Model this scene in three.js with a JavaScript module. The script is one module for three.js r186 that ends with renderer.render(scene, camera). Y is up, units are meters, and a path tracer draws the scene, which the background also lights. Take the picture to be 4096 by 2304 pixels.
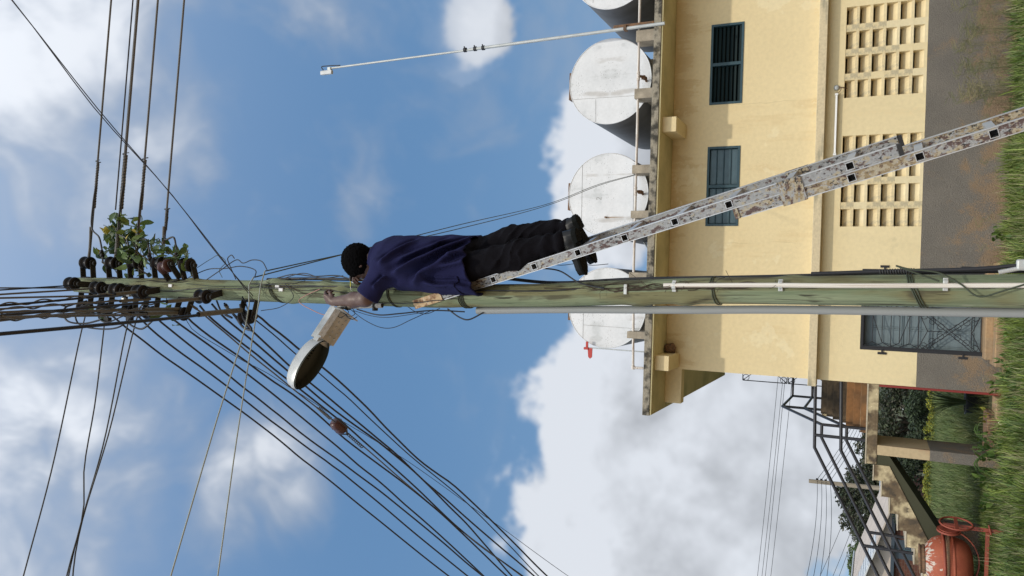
import * as THREE from 'three';
import { RoundedBoxGeometry } from 'three/addons/geometries/RoundedBoxGeometry.js';
import { mergeGeometries, toCreasedNormals } from 'three/addons/utils/BufferGeometryUtils.js';
import { ImprovedNoise } from 'three/addons/math/ImprovedNoise.js';

// ---------------------------------------------------------------- camera (the photograph is stored on its side)
const scene = new THREE.Scene();
const camera = new THREE.PerspectiveCamera(40.77, 16 / 9, 0.05, 400);
camera.position.set(0, 2.02, 16);
camera.rotation.set(0.44178, 0.0103, 0.03384 - Math.PI / 2, 'YXZ');

// ---------------------------------------------------------------- noise
const PN = new ImprovedNoise();
const noise3 = (x, y, z) => PN.noise(x + 31.7, y + 17.3, z + 9.1);
function fbm(x, y, z, oct = 5, gain = 0.5) {
  let a = 1, s = 0, n = 0;
  for (let i = 0; i < oct; i++) { s += a * noise3(x, y, z); n += a; a *= gain; x *= 2.03; y *= 2.03; z *= 2.03; }
  return s / n;
}
const clamp = (x, a = 0, b = 1) => Math.min(b, Math.max(a, x));
const sstep = (a, b, x) => { const t = clamp((x - a) / (b - a)); return t * t * (3 - 2 * t); };
const lerp = (a, b, t) => a + (b - a) * t;
let seed = 12345;
const rnd = () => { seed = (seed + 0x6D2B79F5) | 0; let t = Math.imul(seed ^ (seed >>> 15), 1 | seed); t = (t + Math.imul(t ^ (t >>> 7), 61 | t)) ^ t; return ((t ^ (t >>> 14)) >>> 0) / 4294967296; };
const rr = (a, b) => a + (b - a) * rnd();

// ---------------------------------------------------------------- sky: blue air with fair weather clouds (direction, angular size, thickness)
const clouds = [[-0.231,0.205,-0.951,0.129,1.00],[-0.308,0.270,-0.912,0.100,1.00],[-0.147,0.300,-0.942,0.073,1.00],[-0.191,0.079,-0.978,0.104,0.90],
  [0.162,0.317,-0.934,0.054,1.00],[0.087,0.318,-0.944,0.048,0.90],[0.253,0.818,-0.516,0.110,0.90],[0.183,0.788,-0.588,0.092,0.55],
  [0.102,0.820,-0.562,0.069,0.50],[-0.185,0.820,-0.541,0.090,0.70],[-0.242,0.782,-0.574,0.066,0.60],[-0.299,0.795,-0.527,0.087,0.60],
  [-0.241,0.666,-0.706,0.057,0.80],[-0.265,0.640,-0.721,0.045,0.70],[-0.181,0.719,-0.671,0.047,0.35],[0.316,0.449,-0.836,0.040,0.70],
  [0.309,0.604,-0.735,0.045,0.50],[0.096,0.591,-0.801,0.047,0.20]];
const SUN = [0.031, 0.731, 0.682];
function coverAt(x, y, z, low) { // how much cloud stands in a direction
  const wx = fbm(x * 5, y * 5, z * 5 + 3, 3), wy = fbm(x * 5 + 9, y * 5, z * 5, 3);
  const n = fbm(x * 8 + 1.2 * wx, y * 8 + 1.2 * wy, z * 8, 6, 0.56), fine = fbm(x * 22 + 2 * wy, y * 22 + 2 * wx, z * 22, 5, 0.55);
  let c = 0;
  for (const q of clouds) { const dx = x - q[0], dy = y - q[1], dz = z - q[2], t = (dx * dx + dy * dy + dz * dz) / (q[3] * q[3]); if (t < 9) c = Math.max(c, q[4] * Math.exp(-0.42 * t)); }
  const ahead = sstep(0.30, 0.70, -z + 0.3 * y), m = fbm(x * 2.4 + 7, y * 2.4, z * 2.4, 3), cov = lerp(clamp(0.46 + 0.9 * m), c, ahead);
  let v = cov + lerp(0.72, 0.40, low) * n * (0.4 + cov) + 0.16 * fine * (0.3 + cov);
  if (low > 0) { let b = 0, s = 1, f = 13; for (let k = 0; k < 4; k++) { b += s * (0.5 - Math.abs(noise3(x * f + wx, y * f + wy, z * f)) * 1.6); s *= 0.55; f *= 2.1; } v += low * 0.20 * b * (0.3 + cov); }
  return [v, n, m, fine];
}
function skyAt(d, out) {
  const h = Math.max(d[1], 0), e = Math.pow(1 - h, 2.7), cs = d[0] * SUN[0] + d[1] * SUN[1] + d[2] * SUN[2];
  const glow = Math.pow(Math.max(0, (cs + 0.25) / 1.25), 2.2); // haze brightens the sky towards the sun, strengthened to fill the shaded wall
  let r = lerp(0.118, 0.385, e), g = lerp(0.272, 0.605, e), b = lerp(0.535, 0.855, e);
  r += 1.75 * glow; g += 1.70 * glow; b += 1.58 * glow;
  if (d[1] > -0.12) {
    const low = 1 - sstep(0.38, 0.62, h), [v, n, m, fine] = coverAt(d[0], d[1], d[2], low);
    const dens = lerp(sstep(0.10, 1.0, v), sstep(0.36, 0.52, v), low), wisp = 0.22 * sstep(-0.05, 0.55, n + 0.6 * m + 0.25 * fine);
    let body = sstep(0.3, 1.0, v + 0.3 * n);
    if (low > 0.02 && dens > 0.02) { const up = coverAt(d[0] + 0.004, d[1] + 0.045, d[2] + 0.02, low)[0]; body = lerp(body, clamp(0.74 + 1.5 * (v - up) - 0.18 * sstep(0.6, 1.3, v)), low); } // thinner towards the light means a lit side
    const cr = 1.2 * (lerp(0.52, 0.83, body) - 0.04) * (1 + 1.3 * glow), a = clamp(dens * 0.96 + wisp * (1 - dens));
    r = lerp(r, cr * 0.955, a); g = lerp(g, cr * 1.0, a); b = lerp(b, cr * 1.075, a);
  }
  if (d[1] < 0) { const t = sstep(0, -0.12, d[1]); r = lerp(r, 0.10, t); g = lerp(g, 0.13, t); b = lerp(b, 0.06, t); }
  out[0] = r; out[1] = g; out[2] = b;
}
{
  const W = 2048, H = 1024, data = new Float32Array(W * H * 4), o = [0, 0, 0];
  for (let j = 0; j < H; j++) {
    const lat = ((j + 0.5) / H - 0.5) * Math.PI, cl = Math.cos(lat);
    for (let i = 0; i < W; i++) {
      const lon = ((i + 0.5) / W - 0.5) * 2 * Math.PI;
      skyAt([Math.cos(lon) * cl, Math.sin(lat), Math.sin(lon) * cl], o);
      const p = (j * W + i) * 4; data[p] = o[0]; data[p + 1] = o[1]; data[p + 2] = o[2]; data[p + 3] = 1;
    }
  }
  const t = new THREE.DataTexture(data, W, H, THREE.RGBAFormat, THREE.FloatType);
  t.mapping = THREE.EquirectangularReflectionMapping; t.magFilter = t.minFilter = THREE.LinearFilter; t.needsUpdate = true;
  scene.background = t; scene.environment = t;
}
// ---------------------------------------------------------------- sun: behind the photographer, 47 degrees up
const sun = new THREE.DirectionalLight(new THREE.Color(1, 0.93, 0.80), 2.1);
sun.position.set(1.3, 31, 29); sun.castShadow = true; sun.shadow.radius = 2.5;
sun.shadow.camera.left = -25; sun.shadow.camera.right = 25; sun.shadow.camera.top = 25; sun.shadow.camera.bottom = -25; sun.shadow.camera.far = 120; sun.shadow.mapSize.set(4096, 4096);
scene.add(sun);
const renderer = new THREE.WebGLRenderer({ antialias: true });
renderer.toneMapping = THREE.LinearToneMapping; renderer.toneMappingExposure = 0.84; renderer.shadowMap.enabled = true;

// ---------------------------------------------------------------- helpers
const V = (x, y, z) => new THREE.Vector3(x, y, z);
const taken = new Map(), origin = new Map(), ZERO = V(0, 0, 0);
function numbered(name) { const k = taken.get(name) || 0; taken.set(name, k + 1); return k ? `${name}_${String(k).padStart(3, '0')}` : name; }
function tag(o, label, category, group, kind) {
  if (label) o.userData.label = label; if (category) o.userData.category = category; if (group) o.userData.group = group; if (kind) o.userData.kind = kind;
  return o;
}
function thing(name, label, category, base = [0, 0, 0], group) {
  const o = new THREE.Group(); o.name = numbered(name); o.position.set(...base); scene.add(o);
  origin.set(o, V(...base)); return tag(o, label, category, group);
}
// a part (or a one-mesh thing when no parent is given); geometry in world metres
function part(name, geo, mat, parent, label) {
  const m = new THREE.Mesh(geo, mat); m.castShadow = m.receiveShadow = true;
  const o = parent ? origin.get(parent) || ZERO : ZERO;
  if (o.lengthSq()) geo.translate(-o.x, -o.y, -o.z);
  origin.set(m, o); m.name = parent ? name : numbered(name);
  if (label) m.userData.label = label;
  (parent || scene).add(m); return m;
}
// a repeated piece: shared geometry, placed in world metres
function piece(name, geo, mat, parent, x, y, z, rot) {
  const m = new THREE.Mesh(geo, mat); m.castShadow = m.receiveShadow = true; m.name = name;
  const o = origin.get(parent) || ZERO; m.position.set(x - o.x, y - o.y, z - o.z); if (rot) m.rotation.set(...rot);
  origin.set(m, o); parent.add(m); return m;
}
const structure = (name, geo, mat) => tag(part(name, geo, mat), null, null, null, 'structure');
// texture coordinates in metres, by the way each face points
function uvm(g, s = 1) {
  if (g.index) g = g.toNonIndexed();
  const p = g.attributes.position, n = p.count, uv = new Float32Array(n * 2), a = V(), b = V(), c = V();
  for (let i = 0; i < n; i += 3) {
    a.fromBufferAttribute(p, i); b.fromBufferAttribute(p, i + 1); c.fromBufferAttribute(p, i + 2);
    const N = b.clone().sub(a).cross(c.clone().sub(a)), ax = Math.abs(N.x), ay = Math.abs(N.y), az = Math.abs(N.z);
    [a, b, c].forEach((q, k) => {
      const [u, v] = az >= ax && az >= ay ? [q.x, q.y] : ax >= ay ? [q.z, q.y] : [q.x, q.z];
      uv[(i + k) * 2] = u * s; uv[(i + k) * 2 + 1] = v * s;
    });
  }
  g.setAttribute('uv', new THREE.BufferAttribute(uv, 2)); return g;
}
const box = (x0, x1, y0, y1, z0, z1) => { const g = new THREE.BoxGeometry(x1 - x0, y1 - y0, z1 - z0); g.translate((x0 + x1) / 2, (y0 + y1) / 2, (z0 + z1) / 2); return uvm(g); };
const rbox = (x0, x1, y0, y1, z0, z1, r = 0.01) => { const g = new RoundedBoxGeometry(x1 - x0, y1 - y0, z1 - z0, 2, Math.min(r, (x1 - x0) / 2.1, (y1 - y0) / 2.1, (z1 - z0) / 2.1)); g.translate((x0 + x1) / 2, (y0 + y1) / 2, (z0 + z1) / 2); return uvm(g); };
const clean = (g) => { if (g.index) g = g.toNonIndexed(); for (const k of Object.keys(g.attributes)) if (!['position', 'normal', 'uv'].includes(k)) g.deleteAttribute(k); if (!g.attributes.uv) g.setAttribute('uv', new THREE.BufferAttribute(new Float32Array(g.attributes.position.count * 2), 2)); return g; };
const merge = (list) => mergeGeometries(list.map(clean));
function poly(pts, holes, z0, z1) {
  const s = new THREE.Shape(pts.map((p) => new THREE.Vector2(...p)));
  for (const h of holes || []) s.holes.push(new THREE.Path(h.map((p) => new THREE.Vector2(...p))));
  const g = new THREE.ExtrudeGeometry(s, { depth: z1 - z0, bevelEnabled: false, curveSegments: 24 }); g.translate(0, 0, z0); return uvm(g);
}
// a box bar of section a x b from P to Q (a across `side`)
function bar(P, Q, a, b, side = V(0, 0, 1)) {
  const d = Q.clone().sub(P), L = d.length(); d.normalize();
  const s = side.clone().addScaledVector(d, -side.dot(d)).normalize(), t = s.clone().cross(d);
  const g = new THREE.BoxGeometry(a, L, b); g.applyMatrix4(new THREE.Matrix4().makeBasis(s, d, t.clone())); const m = P.clone().add(Q).multiplyScalar(0.5); g.translate(m.x, m.y, m.z); return uvm(g);
}
function rod(P, Q, r, n = 10, r2 = r) {
  const d = Q.clone().sub(P), g = new THREE.CylinderGeometry(r2, r, d.length(), n, 1); g.applyQuaternion(new THREE.Quaternion().setFromUnitVectors(V(0, 1, 0), d.clone().normalize()));
  const m = P.clone().add(Q).multiplyScalar(0.5); g.translate(m.x, m.y, m.z); return clean(g);
}
function tube(pts, r, n = 6, seg = 0, closed = false) {
  const c = new THREE.CatmullRomCurve3(pts.map((p) => (p.isVector3 ? p : V(...p))), closed, 'centripetal');
  return clean(new THREE.TubeGeometry(c, seg || Math.max(8, pts.length * 6), r, n, closed));
}
const elbowPipe = (pts, r, n = 10) => merge(pts.slice(1).map((p, i) => rod(V(...pts[i]), V(...p), r, n)).concat(pts.slice(1, -1).map((p) => { const g = new THREE.SphereGeometry(r * 1.02, n, 8); g.translate(...p); return g; })));

// ---------------------------------------------------------------- textures: colour, grain and wear in metres
function tex(w, h, size, fn, colour = true) {
  const d = new Uint8Array(w * h * 4), sx = Array.isArray(size) ? size[0] : size, sy = Array.isArray(size) ? size[1] : size;
  for (let j = 0; j < h; j++) for (let i = 0; i < w; i++) {
    const c = fn((i + 0.5) / w * sx, (j + 0.5) / h * sy), p = (j * w + i) * 4;
    for (let k = 0; k < 3; k++) { let v = Array.isArray(c) ? c[k] : c; v = clamp(v); if (colour) v = v <= 0.0031308 ? v * 12.92 : 1.055 * Math.pow(v, 1 / 2.4) - 0.055; d[p + k] = Math.round(v * 255); }
    d[p + 3] = 255;
  }
  const t = new THREE.DataTexture(d, w, h); t.wrapS = t.wrapT = THREE.MirroredRepeatWrapping; t.magFilter = THREE.LinearFilter; t.minFilter = THREE.LinearMipmapLinearFilter; t.generateMipmaps = true;
  t.repeat.set(1 / sx, 1 / sy); if (colour) t.colorSpace = THREE.SRGBColorSpace; t.needsUpdate = true; return t;
}
const mixc = (a, b, t) => [lerp(a[0], b[0], t), lerp(a[1], b[1], t), lerp(a[2], b[2], t)];
const mulc = (a, k) => [a[0] * k, a[1] * k, a[2] * k];
const std = (o) => new THREE.MeshStandardMaterial(o);
const lin = (r, g, b) => new THREE.Color().setRGB(r, g, b);

const grainBump = tex(512, 512, 0.5, (x, y) => 0.5 + 0.6 * fbm(x * 40, y * 40, 1, 4, 0.65), false);
const coarseBump = tex(512, 512, 0.6, (x, y) => 0.5 + 0.9 * fbm(x * 60, y * 60, 2, 3, 0.7), false);
const plasterMap = tex(1024, 1024, 5, (x, y) => {
  const a = fbm(x * 0.7, y * 0.5, 3, 5), b = fbm(x * 14, y * 14, 4, 4), streak = fbm(x * 3.2, y * 0.25, 8, 4);
  let c = mixc([0.745, 0.615, 0.360], [0.70, 0.575, 0.335], clamp(0.5 + 1.1 * a));
  c = mixc(c, [0.62, 0.43, 0.20], 0.26 * sstep(0.12, 0.5, streak + 0.3 * b));
  c = mixc(c, [0.47, 0.40, 0.24], 0.5 * sstep(0.30, 0.55, fbm(x * 2.3, y * 2.3, 21, 5)));
  return mulc(c, 1 + 0.10 * b);
});
const M = {};
M.plaster = std({ map: plasterMap, roughness: 0.92, bumpMap: grainBump, bumpScale: 0.003 });
M.ventPale = std({ map: plasterMap, color: lin(1.05, 1.08, 1.15), roughness: 0.92, bumpMap: coarseBump, bumpScale: 0.006 }); M.ventStained = std({ map: tex(512, 512, 2, (x, y) => { const a = fbm(x * 5, y * 5, 25, 6, 0.6), b = fbm(x * 24, y * 24, 26, 3); return mulc(mixc([0.72, 0.59, 0.345], [0.50, 0.43, 0.28], sstep(0.05, 0.4, a)), 1 + 0.16 * b); }), roughness: 0.95, bumpMap: coarseBump, bumpScale: 0.008 });
// upper wall: rain marks below the eave, a hairline crack or two and patched paint
M.upperPlaster = std({ map: tex(2048, 640, [10, 3], (x, y) => { // x from the left corner, y up from the ledge
  const a = fbm(x * 0.7, y * 0.5, 3, 5), b = fbm(x * 14, y * 14, 4, 4), st = fbm(x * 2.6, y * 0.35, 8, 5, 0.6), cl = fbm(x * 1.2, y * 1.2, 24, 6, 0.6);
  let c = mixc([0.745, 0.615, 0.360], [0.70, 0.575, 0.335], clamp(0.5 + 1.1 * a));
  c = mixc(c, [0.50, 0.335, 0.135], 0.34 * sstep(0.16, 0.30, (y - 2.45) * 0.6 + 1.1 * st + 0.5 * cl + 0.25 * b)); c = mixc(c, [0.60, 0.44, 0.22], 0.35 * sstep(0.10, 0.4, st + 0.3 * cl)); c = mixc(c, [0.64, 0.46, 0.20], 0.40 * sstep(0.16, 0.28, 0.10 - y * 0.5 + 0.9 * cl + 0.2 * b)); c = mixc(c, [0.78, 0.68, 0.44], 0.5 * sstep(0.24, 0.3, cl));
  for (const [cx, w, k] of [[2.63, 0.012, 7], [5.4, 0.010, 11], [8.1, 0.012, 3]]) { const dx = Math.abs(x - cx - 0.05 * noise3(y * 2, k, 1) - 0.015 * noise3(y * 9, k, 2)); if (dx < w) c = mixc(c, [0.50, 0.40, 0.22], 0.55 * (1 - dx / w) * sstep(-0.2, 0.2, noise3(y * 1.4, k, 5))); }
  return mulc(c, 1 + 0.10 * b);
}), roughness: 0.92, bumpMap: grainBump, bumpScale: 0.003 });
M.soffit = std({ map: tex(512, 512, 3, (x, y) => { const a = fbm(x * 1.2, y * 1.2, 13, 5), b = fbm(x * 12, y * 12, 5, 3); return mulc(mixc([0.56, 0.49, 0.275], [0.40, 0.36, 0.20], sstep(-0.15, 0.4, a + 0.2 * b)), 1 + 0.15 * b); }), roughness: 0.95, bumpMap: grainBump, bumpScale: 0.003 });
M.ledge = std({ map: tex(1024, 256, [4, 1], (x, y) => { const a = fbm(x * 1.7, y * 6, 5, 5), b = fbm(x * 22, y * 22, 6, 3); return mulc(mixc([0.60, 0.50, 0.32], [0.27, 0.25, 0.18], sstep(0.02, 0.5, a)), 1 + 0.22 * b); }), roughness: 0.95, bumpMap: grainBump, bumpScale: 0.004 });
M.concrete = std({ map: tex(1024, 512, [3, 1.5], (x, y) => { const a = fbm(x * 5, y * 5, 7, 5), b = fbm(x * 25, y * 25, 8, 3), c = fbm(x * 1.6, y * 3, 9, 4); let k = mixc([0.30, 0.27, 0.21], [0.050, 0.047, 0.038], sstep(-0.12, 0.24, a)); k = mixc(k, [0.30, 0.24, 0.14], 0.6 * sstep(0.15, 0.4, c)); return mulc(k, 1 + 0.35 * b); }), roughness: 0.97, bumpMap: coarseBump, bumpScale: 0.008 });
M.block = std({ map: tex(256, 256, 1, (x, y) => { const a = fbm(x * 5, y * 5, 11, 5), b = fbm(x * 30, y * 30, 12, 3); return mulc(mixc([0.40, 0.35, 0.27], [0.23, 0.20, 0.155], clamp(0.5 + a)), 1 + 0.2 * b); }), roughness: 0.97, bumpMap: grainBump, bumpScale: 0.004 });
// rough grey plinth with red soil splashed on its foot
M.plinth = std({ map: tex(2048, 512, [8, 1.75], (x, y) => {
  const b = fbm(x * 55, y * 55, 14, 3, 0.7), a = fbm(x * 1.6, y * 1.6, 15, 5), s = fbm(x * 2.6, y * 2.6, 16, 6, 0.6);
  let c = mixc([0.190, 0.168, 0.138], [0.145, 0.130, 0.110], clamp(0.5 + 1.2 * a));
  const soil = sstep(0.08, 0.55, 0.55 - y * 0.70 + 1.5 * s + 0.7 * b);
  c = mixc(c, [0.255, 0.170, 0.095], 0.75 * soil);
  return mulc(c, 1 + 0.45 * b);
}), roughness: 0.98, bumpMap: coarseBump, bumpScale: 0.012 });
M.soilStep = std({ map: tex(512, 512, 2, (x, y) => { const a = fbm(x * 3, y * 3, 17, 5), b = fbm(x * 25, y * 25, 18, 3); return mulc(mixc([0.40, 0.25, 0.125], [0.26, 0.19, 0.12], clamp(0.5 + 1.3 * a)), 1 + 0.25 * b); }), roughness: 0.97, bumpMap: grainBump, bumpScale: 0.005 });
M.dark = std({ color: lin(0.012, 0.012, 0.012), roughness: 0.9 });
M.interior = std({ color: lin(0.10, 0.075, 0.05), roughness: 0.95 });
M.teal = std({ map: tex(256, 256, 1, (x, y) => mulc([0.020, 0.060, 0.078], 1 + 0.5 * fbm(x * 9, y * 30, 19, 4))), roughness: 0.55 });
M.tealPale = std({ map: tex(256, 256, 1, (x, y) => mulc([0.050, 0.095, 0.115], 1 + 0.4 * fbm(x * 7, y * 22, 20, 4))), roughness: 0.5 });
M.tealDark = std({ color: lin(0.008, 0.020, 0.022), roughness: 0.5 });
M.doorBlue = std({ map: tex(256, 256, 1, (x, y) => mulc([0.155, 0.200, 0.215], 1 + 0.25 * fbm(x * 5, y * 25, 22, 4))), roughness: 0.55 });
M.iron = std({ color: lin(0.018, 0.018, 0.021), roughness: 0.55, metalness: 0.2 });
M.railPaint = std({ map: tex(128, 128, 0.5, (x, y) => mulc([0.022, 0.022, 0.027], 1 + 0.8 * fbm(x * 14, y * 14, 23, 4))), roughness: 0.42 });
M.redPaint = std({ color: lin(0.22, 0.022, 0.016), roughness: 0.6 });

// ---------------------------------------------------------------- the yellow building
const bld = thing('yellow_building', 'two storey yellow plastered building with flat concrete roof carrying white tanks', 'building', [2.5, 0, -3]);
const XL = -1.725, XR = 8.2, ZB = -6.5;
part('lower_wall', poly([[XL, 1.35], [-1.096, 1.35], [-1.096, 2.307], [0.42, 2.307], [0.42, 1.35], [1.216, 1.35], [1.216, 2.729], [2.936, 2.729], [2.936, 1.35], [3.656, 1.35], [3.656, 2.729], [5.376, 2.729], [5.376, 1.35], [XR, 1.35], [XR, 3.05], [XL, 3.05]], null, -0.22, 0), M.plaster, bld);
const win = [[1.234, 2.845], [3.699, 5.327]];
const wallUp = part('upper_wall', poly([[XL, 3.05], [XR, 3.05], [XR, 5.99], [XL, 5.99]], win.map(([a, b]) => [[a, 4.612], [b, 4.612], [b, 5.26], [a, 5.26]]), -0.22, -0.002), M.upperPlaster, bld); { const uv = wallUp.geometry.attributes.uv; for (let k = 0; k < uv.count; k++) uv.setXY(k, uv.getX(k) - XL, uv.getY(k) - 3.05); }
part('side_wall', merge([box(XL + 0.003, XL + 0.2, -0.3, 5.99, ZB, -0.222), box(XR - 0.2, XR - 0.003, -0.3, 5.99, ZB, -0.222), box(XL + 0.201, XR - 0.201, -0.3, 5.99, ZB, ZB + 0.2)]), M.plaster, bld);
part('floor_slab', box(XL + 0.2, XR - 0.2, 2.95, 3.1, ZB + 0.2, -0.22), M.interior, bld);
part('plinth', merge([box(XL - 0.004, -1.096, -0.35, 1.35, -0.22, 0.012), box(0.42, XR, -0.35, 1.35, -0.22, 0.012)]), M.plinth, bld);
part('string_course', rbox(-1.84, XR, 3.042, 3.195, -0.1, 0.2, 0.012), M.ledge, bld);
part('roof_slab', rbox(-2.575, XR + 0.6, 6.022, 6.165, ZB - 0.6, 1.065, 0.008), M.concrete, bld);
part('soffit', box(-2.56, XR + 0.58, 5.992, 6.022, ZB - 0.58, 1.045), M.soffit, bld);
part('corner_beam', rbox(-2.44, XL + 0.004, 5.65, 5.993, -0.26, -0.004, 0.01), M.plaster, bld);
for (const x of [-1.69, 3.03]) part('beam_end', rbox(x, x + 0.295, 5.712, 5.993, -0.05, 0.872, 0.008), M.plaster, bld);
part('apron', rbox(XL - 0.05, XR, -0.2, 0.02, 0.0, 0.55, 0.02), M.soilStep, bld);
part('door_step', rbox(-1.13, 0.47, 0.2, 0.325, -0.26, 0.34, 0.018), M.soilStep, bld);
part('door_step', rbox(-1.22, 0.56, -0.05, 0.21, -0.02, 0.68, 0.02), M.soilStep, bld);
// ventilation blocks: post, bar and sloping louvre round each opening
{
  const w = 0.3325, gap = 0.13, h = 0.18, row = 0.23;
  const louvre = () => { const s = new THREE.Shape([[-0.012, 0], [-0.140, 0.15], [-0.165, 0.145], [-0.165, -0.02], [-0.012, -0.02]].map((p) => new THREE.Vector2(...p))); const g = new THREE.ExtrudeGeometry(s, { depth: w, bevelEnabled: false }); g.rotateY(-Math.PI / 2); g.translate(w, 0, 0); return g; };
  const lv = louvre(); lv.computeBoundingBox();
  // the profile is drawn in (z, y): bring it back to face outwards
  lv.translate(-lv.boundingBox.min.x, 0, -lv.boundingBox.max.z - 0.052);
  const bars = [box(-0.002, w + 0.002, -0.05, 0.001, -0.22, -0.012)];
  const withPost = uvm(merge([lv, ...bars, box(w, w + gap, -0.05, h + 0.002, -0.2, -0.010)])), noPost = uvm(merge([lv.clone(), ...bars.map((b) => b.clone())]));
  for (const x0 of [1.216, 3.656]) for (let r = 0; r < 6; r++) for (let c = 0; c < 4; c++)
    piece('vent_block', c < 3 ? withPost : noPost, [M.plaster, M.ventPale, M.ventStained, M.ventStained][Math.floor(rnd() * 4)], bld, x0 + c * (w + gap), 1.40 + r * row - 0.0, 0);
}
// upper windows
win.forEach(([a, b], i) => {
  const y0 = 4.612, y1 = 5.26, mid = (a + b) / 2, f = 0.045;
  const W = part('window', merge([box(a, b, y0, y0 + f, -0.11, 0.012), box(a, b, y1 - f, y1, -0.11, 0.012), box(a, a + f, y0 + f, y1 - f, -0.11, 0.012), box(b - f, b, y0 + f, y1 - f, -0.11, 0.012), box(mid - 0.03, mid + 0.03, y0 + f, y1 - f, -0.11, 0.008)]), M.teal, bld, i ? 'dark window with thin horizontal louvre slats' : 'window closed with blue boarded shutters');
  for (const [p, q] of [[a + f, mid - 0.03], [mid + 0.03, b - f]]) {
    if (i === 0) {
      const n = 4, H = (y1 - y0 - 2 * f) / n;
      for (let k = 0; k < n; k++) part('shutter_board', rbox(p + 0.012, q - 0.012, y0 + f + k * H + 0.008, y0 + f + (k + 1) * H - 0.008, -0.075, -0.045, 0.006), M.tealPale, W);
      part('shutter_back', box(p, q, y0 + f, y1 - f, -0.10, -0.076), M.teal, W);
      for (let k = 1; k < n; k++) part('shutter_rail', rbox(p, q, y0 + f + k * H - 0.008, y0 + f + k * H + 0.005, -0.07, -0.03, 0.004), M.teal, W);
    } else {
      const n = 7, H = (y1 - y0 - 2 * f) / n;
      for (let k = 0; k < n; k++) { const g = new THREE.BoxGeometry(q - p, 0.012, 0.085); g.rotateX(0.85); g.translate((p + q) / 2, y0 + f + (k + 0.5) * H, -0.07); part('louvre_slat', uvm(g), M.tealDark, W); }
      part('mesh_screen', box(p, q, y0 + f, y1 - f, -0.20, -0.19), M.dark, W);
    }
  }
});
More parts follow.
